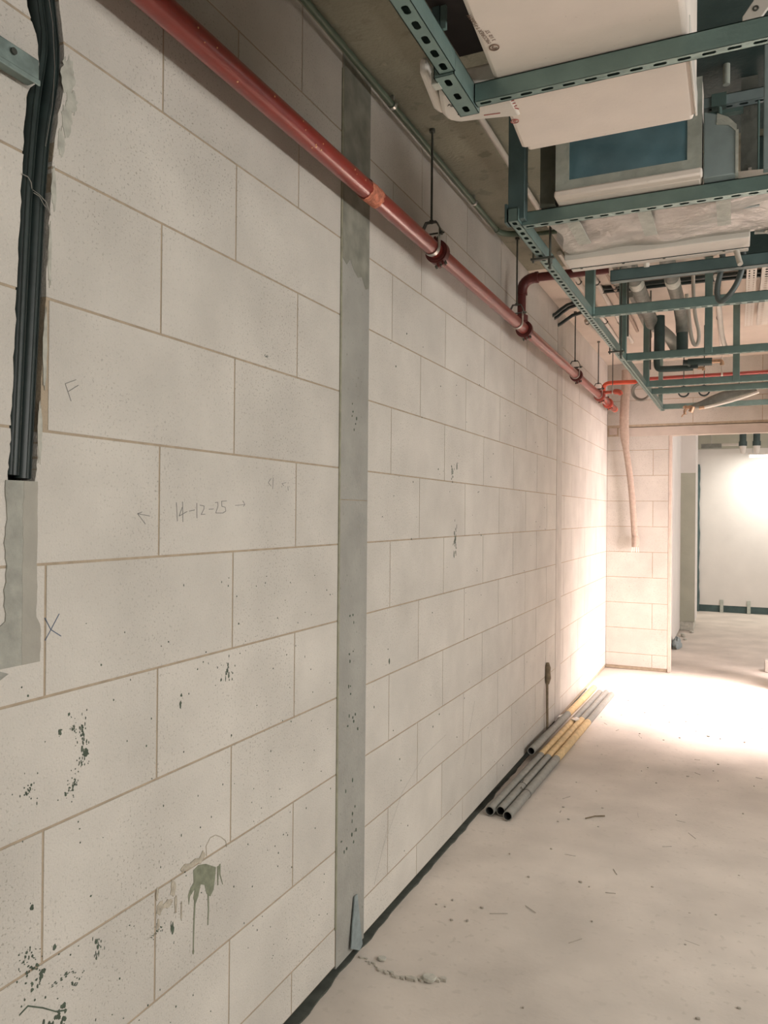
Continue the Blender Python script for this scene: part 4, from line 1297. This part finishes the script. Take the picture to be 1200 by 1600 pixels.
# plastic strip at the column foot
sp_ = MB().prism([(2.338, .045), (2.352, .11), (2.372, .205), (2.392, .205), (2.405, .13), (2.422, .02), (2.40, .01)], lambda y, z, d: (.006 + .05 * max(0, .15 - z) + d, y, z), 0, .004)
tag(sp_.build('plastic_strip', 'bluegrey'), 'torn blue grey plastic strip at the foot of the concrete column', 'strip')
tw_ = MB().tube([(.512, 3.94, .004), (.55, 3.985, .006), (.594, 4.016, .004)], .0035, 6)
tag(tw_.build('twig', 'stick'), 'thin brown twig lying alone on the open floor', 'twig')
rr = random.Random(5)
labs = ['flat crumb of mortar at the foot of the column, nearest the plastic strip', 'larger flake of screed right of the column foot', 'small stone on the floor near the middle of the corridor']
for (x, y, s_), lab in zip(((.10, 2.40, .014), (.285, 2.36, .022), (1.02, 5.8, .011)), labs):
    mb = MB().prism(ragged((x, y), s_ * 1.5, s_, 9, .4, x), lambda a, b, d: (a + d * .3, b, d), -.001, s_ * .5)
    tag(mb.build('mortar_crumb', 'debris', bevel=.002), lab, 'crumb')

gr = MB()
rr = random.Random(31)
for q in range(70):
    x, y = rr.uniform(.12, 1.5), rr.uniform(2.3, 7.0)
    s_ = rr.uniform(.002, .005)
    gr.prism(ragged((x, y), s_ * rr.uniform(1, 2.2), s_, 6, .4, rr.random()), lambda a, b, d: (a, b, d), -.003, s_ * .6)
for q in range(26):
    x, y, a = rr.uniform(.3, 1.5), rr.uniform(2.6, 6.0), rr.uniform(0, 3.1)
    l_ = rr.uniform(.02, .07)
    gr.bar((x, y, -.001), (x + l_ * math.cos(a), y + l_ * math.sin(a), -.001), .0018, .002)
gr.build('floor_grit', mat('grit_scuffs', (.38, .345, .29, 1), .9, 0, .2, 40), floor, smooth=False)['kind'] = 'stuff'

# ------------------------------------------------------------------ things in the passage beyond
t = thing('plaster_bag', (.53, 9.5, 0), 'crumpled grey bag on the passage floor just inside the doorway', 'bag')
bg = MB()
n, m_ = 14, 7
rr = random.Random(2)
for i in range(m_ + 1):
    ph_ = math.pi / 2 * i / m_
    for k in range(n):
        a = 2 * math.pi * k / n
        q = 1 + rr.uniform(-.12, .12)
        bg.v.append((.56 + .055 * math.cos(a) * math.cos(ph_) * q, 9.62 + .22 * math.sin(a) * math.cos(ph_) * q, .11 * math.sin(ph_) * q))
for i in range(m_):
    for k in range(n):
        a, b = i * n + k, i * n + (k + 1) % n
        bg.f.append((a, b, b + n, a + n))
        bg.m.append(0)
bg.build('bag_body', 'bluegrey', t)
MB().box(.53, .575, 9.40, 9.43, .0, .03).build('bag_mouth', 'darksteel', t)
for (x, y, s_), lab in zip(((.58, 10.5, .045), (.66, 10.9, .03), (.62, 10.2, .025)), ('lump of plaster rubble against the passage column foot', 'small rubble piece right of the passage column foot', 'splinter of rubble in front of the passage column')):
    mb = MB().prism(ragged((x, y), s_, s_ * 1.6, 9, .4, y), lambda a, b, d: (a, b, d), 0, s_ * .8)
    tag(mb.build('rubble_piece', 'debris', bevel=.005), lab, 'rubble', 'rubble in the passage')
t = thing('block_offcut', (1.49, 8.5, 0), 'pale block offcut standing on the floor at the right edge of the doorway', 'block')
MB().box(1.448, 1.62, 8.44, 8.58, 0, .115).build('block', 'block', t, bevel=.006)
t = thing('passage_lamp', (1.9, 12.9, 2.42), 'lit tube lamp hanging before the end wall of the passage', 'lamp')
MB().box(1.34, 2.6, 12.87, 12.95, 2.455, 2.485).build('housing', 'white', t)
MB().tube([(1.36, 12.91, 2.44), (2.58, 12.91, 2.44)], .022, 12).build('tube', 'lamp', t)
MB().tube([(1.4, 12.91, 2.485), (1.4, 12.91, 3.0)], .004, 6).tube([(2.5, 12.91, 2.485), (2.5, 12.91, 3.0)], .004, 6).build('suspension', 'steel', t)
area('passage_lamp_light', (1.97, 12.88, 2.40), (0, .25, -1), 1.2, .1, 34, (1.0, .96, .88))
area('passage_fill_light', (3.9, 9.6, 1.6), (-1, .32, -.05), 2.4, 2.2, 72, (1.0, .93, .93))  # added fill brightening the passage, no window there
t = thing('passage_trunking', (.9, 12.6, 2.65), 'pale boxed trunking under the passage ceiling', 'trunking')
MB().box(.70, .98, 12.4, 12.5, 2.535, 2.60).build('box_section', 'lag', t, bevel=.003)
MB().tube([(.84, 12.45, 2.60), (.84, 12.45, 3.0)], .005, 6).build('hanger_rod', 'steel', t)
MB().box(.98, 1.25, 12.42, 12.48, 2.565, 2.595).box(1.23, 1.26, 12.42, 12.48, 2.53, 2.66).build('thin_section', 'white', t)
for x, lab in ((1.262, 'left of two dark pipe ends under the passage ceiling'), (1.44, 'right of two dark pipe ends under the passage ceiling')):
    t = thing('pipe_end', (x, 12.2, 2.56), lab, 'pipe', 'dark pipe ends in the passage')
    MB().tube([(x, 12.2, 2.535), (x, 12.2, 2.60)], .055, 16).tube([(x, 12.2, 2.60), (x, 12.2, 3.0)], .045, 14).build('insulation', 'teal_rubber', t)
    MB().tube([(x, 12.2, 2.535), (x, 12.2, 2.43)], [.048, .028], 14).build('white_cone', 'white', t)
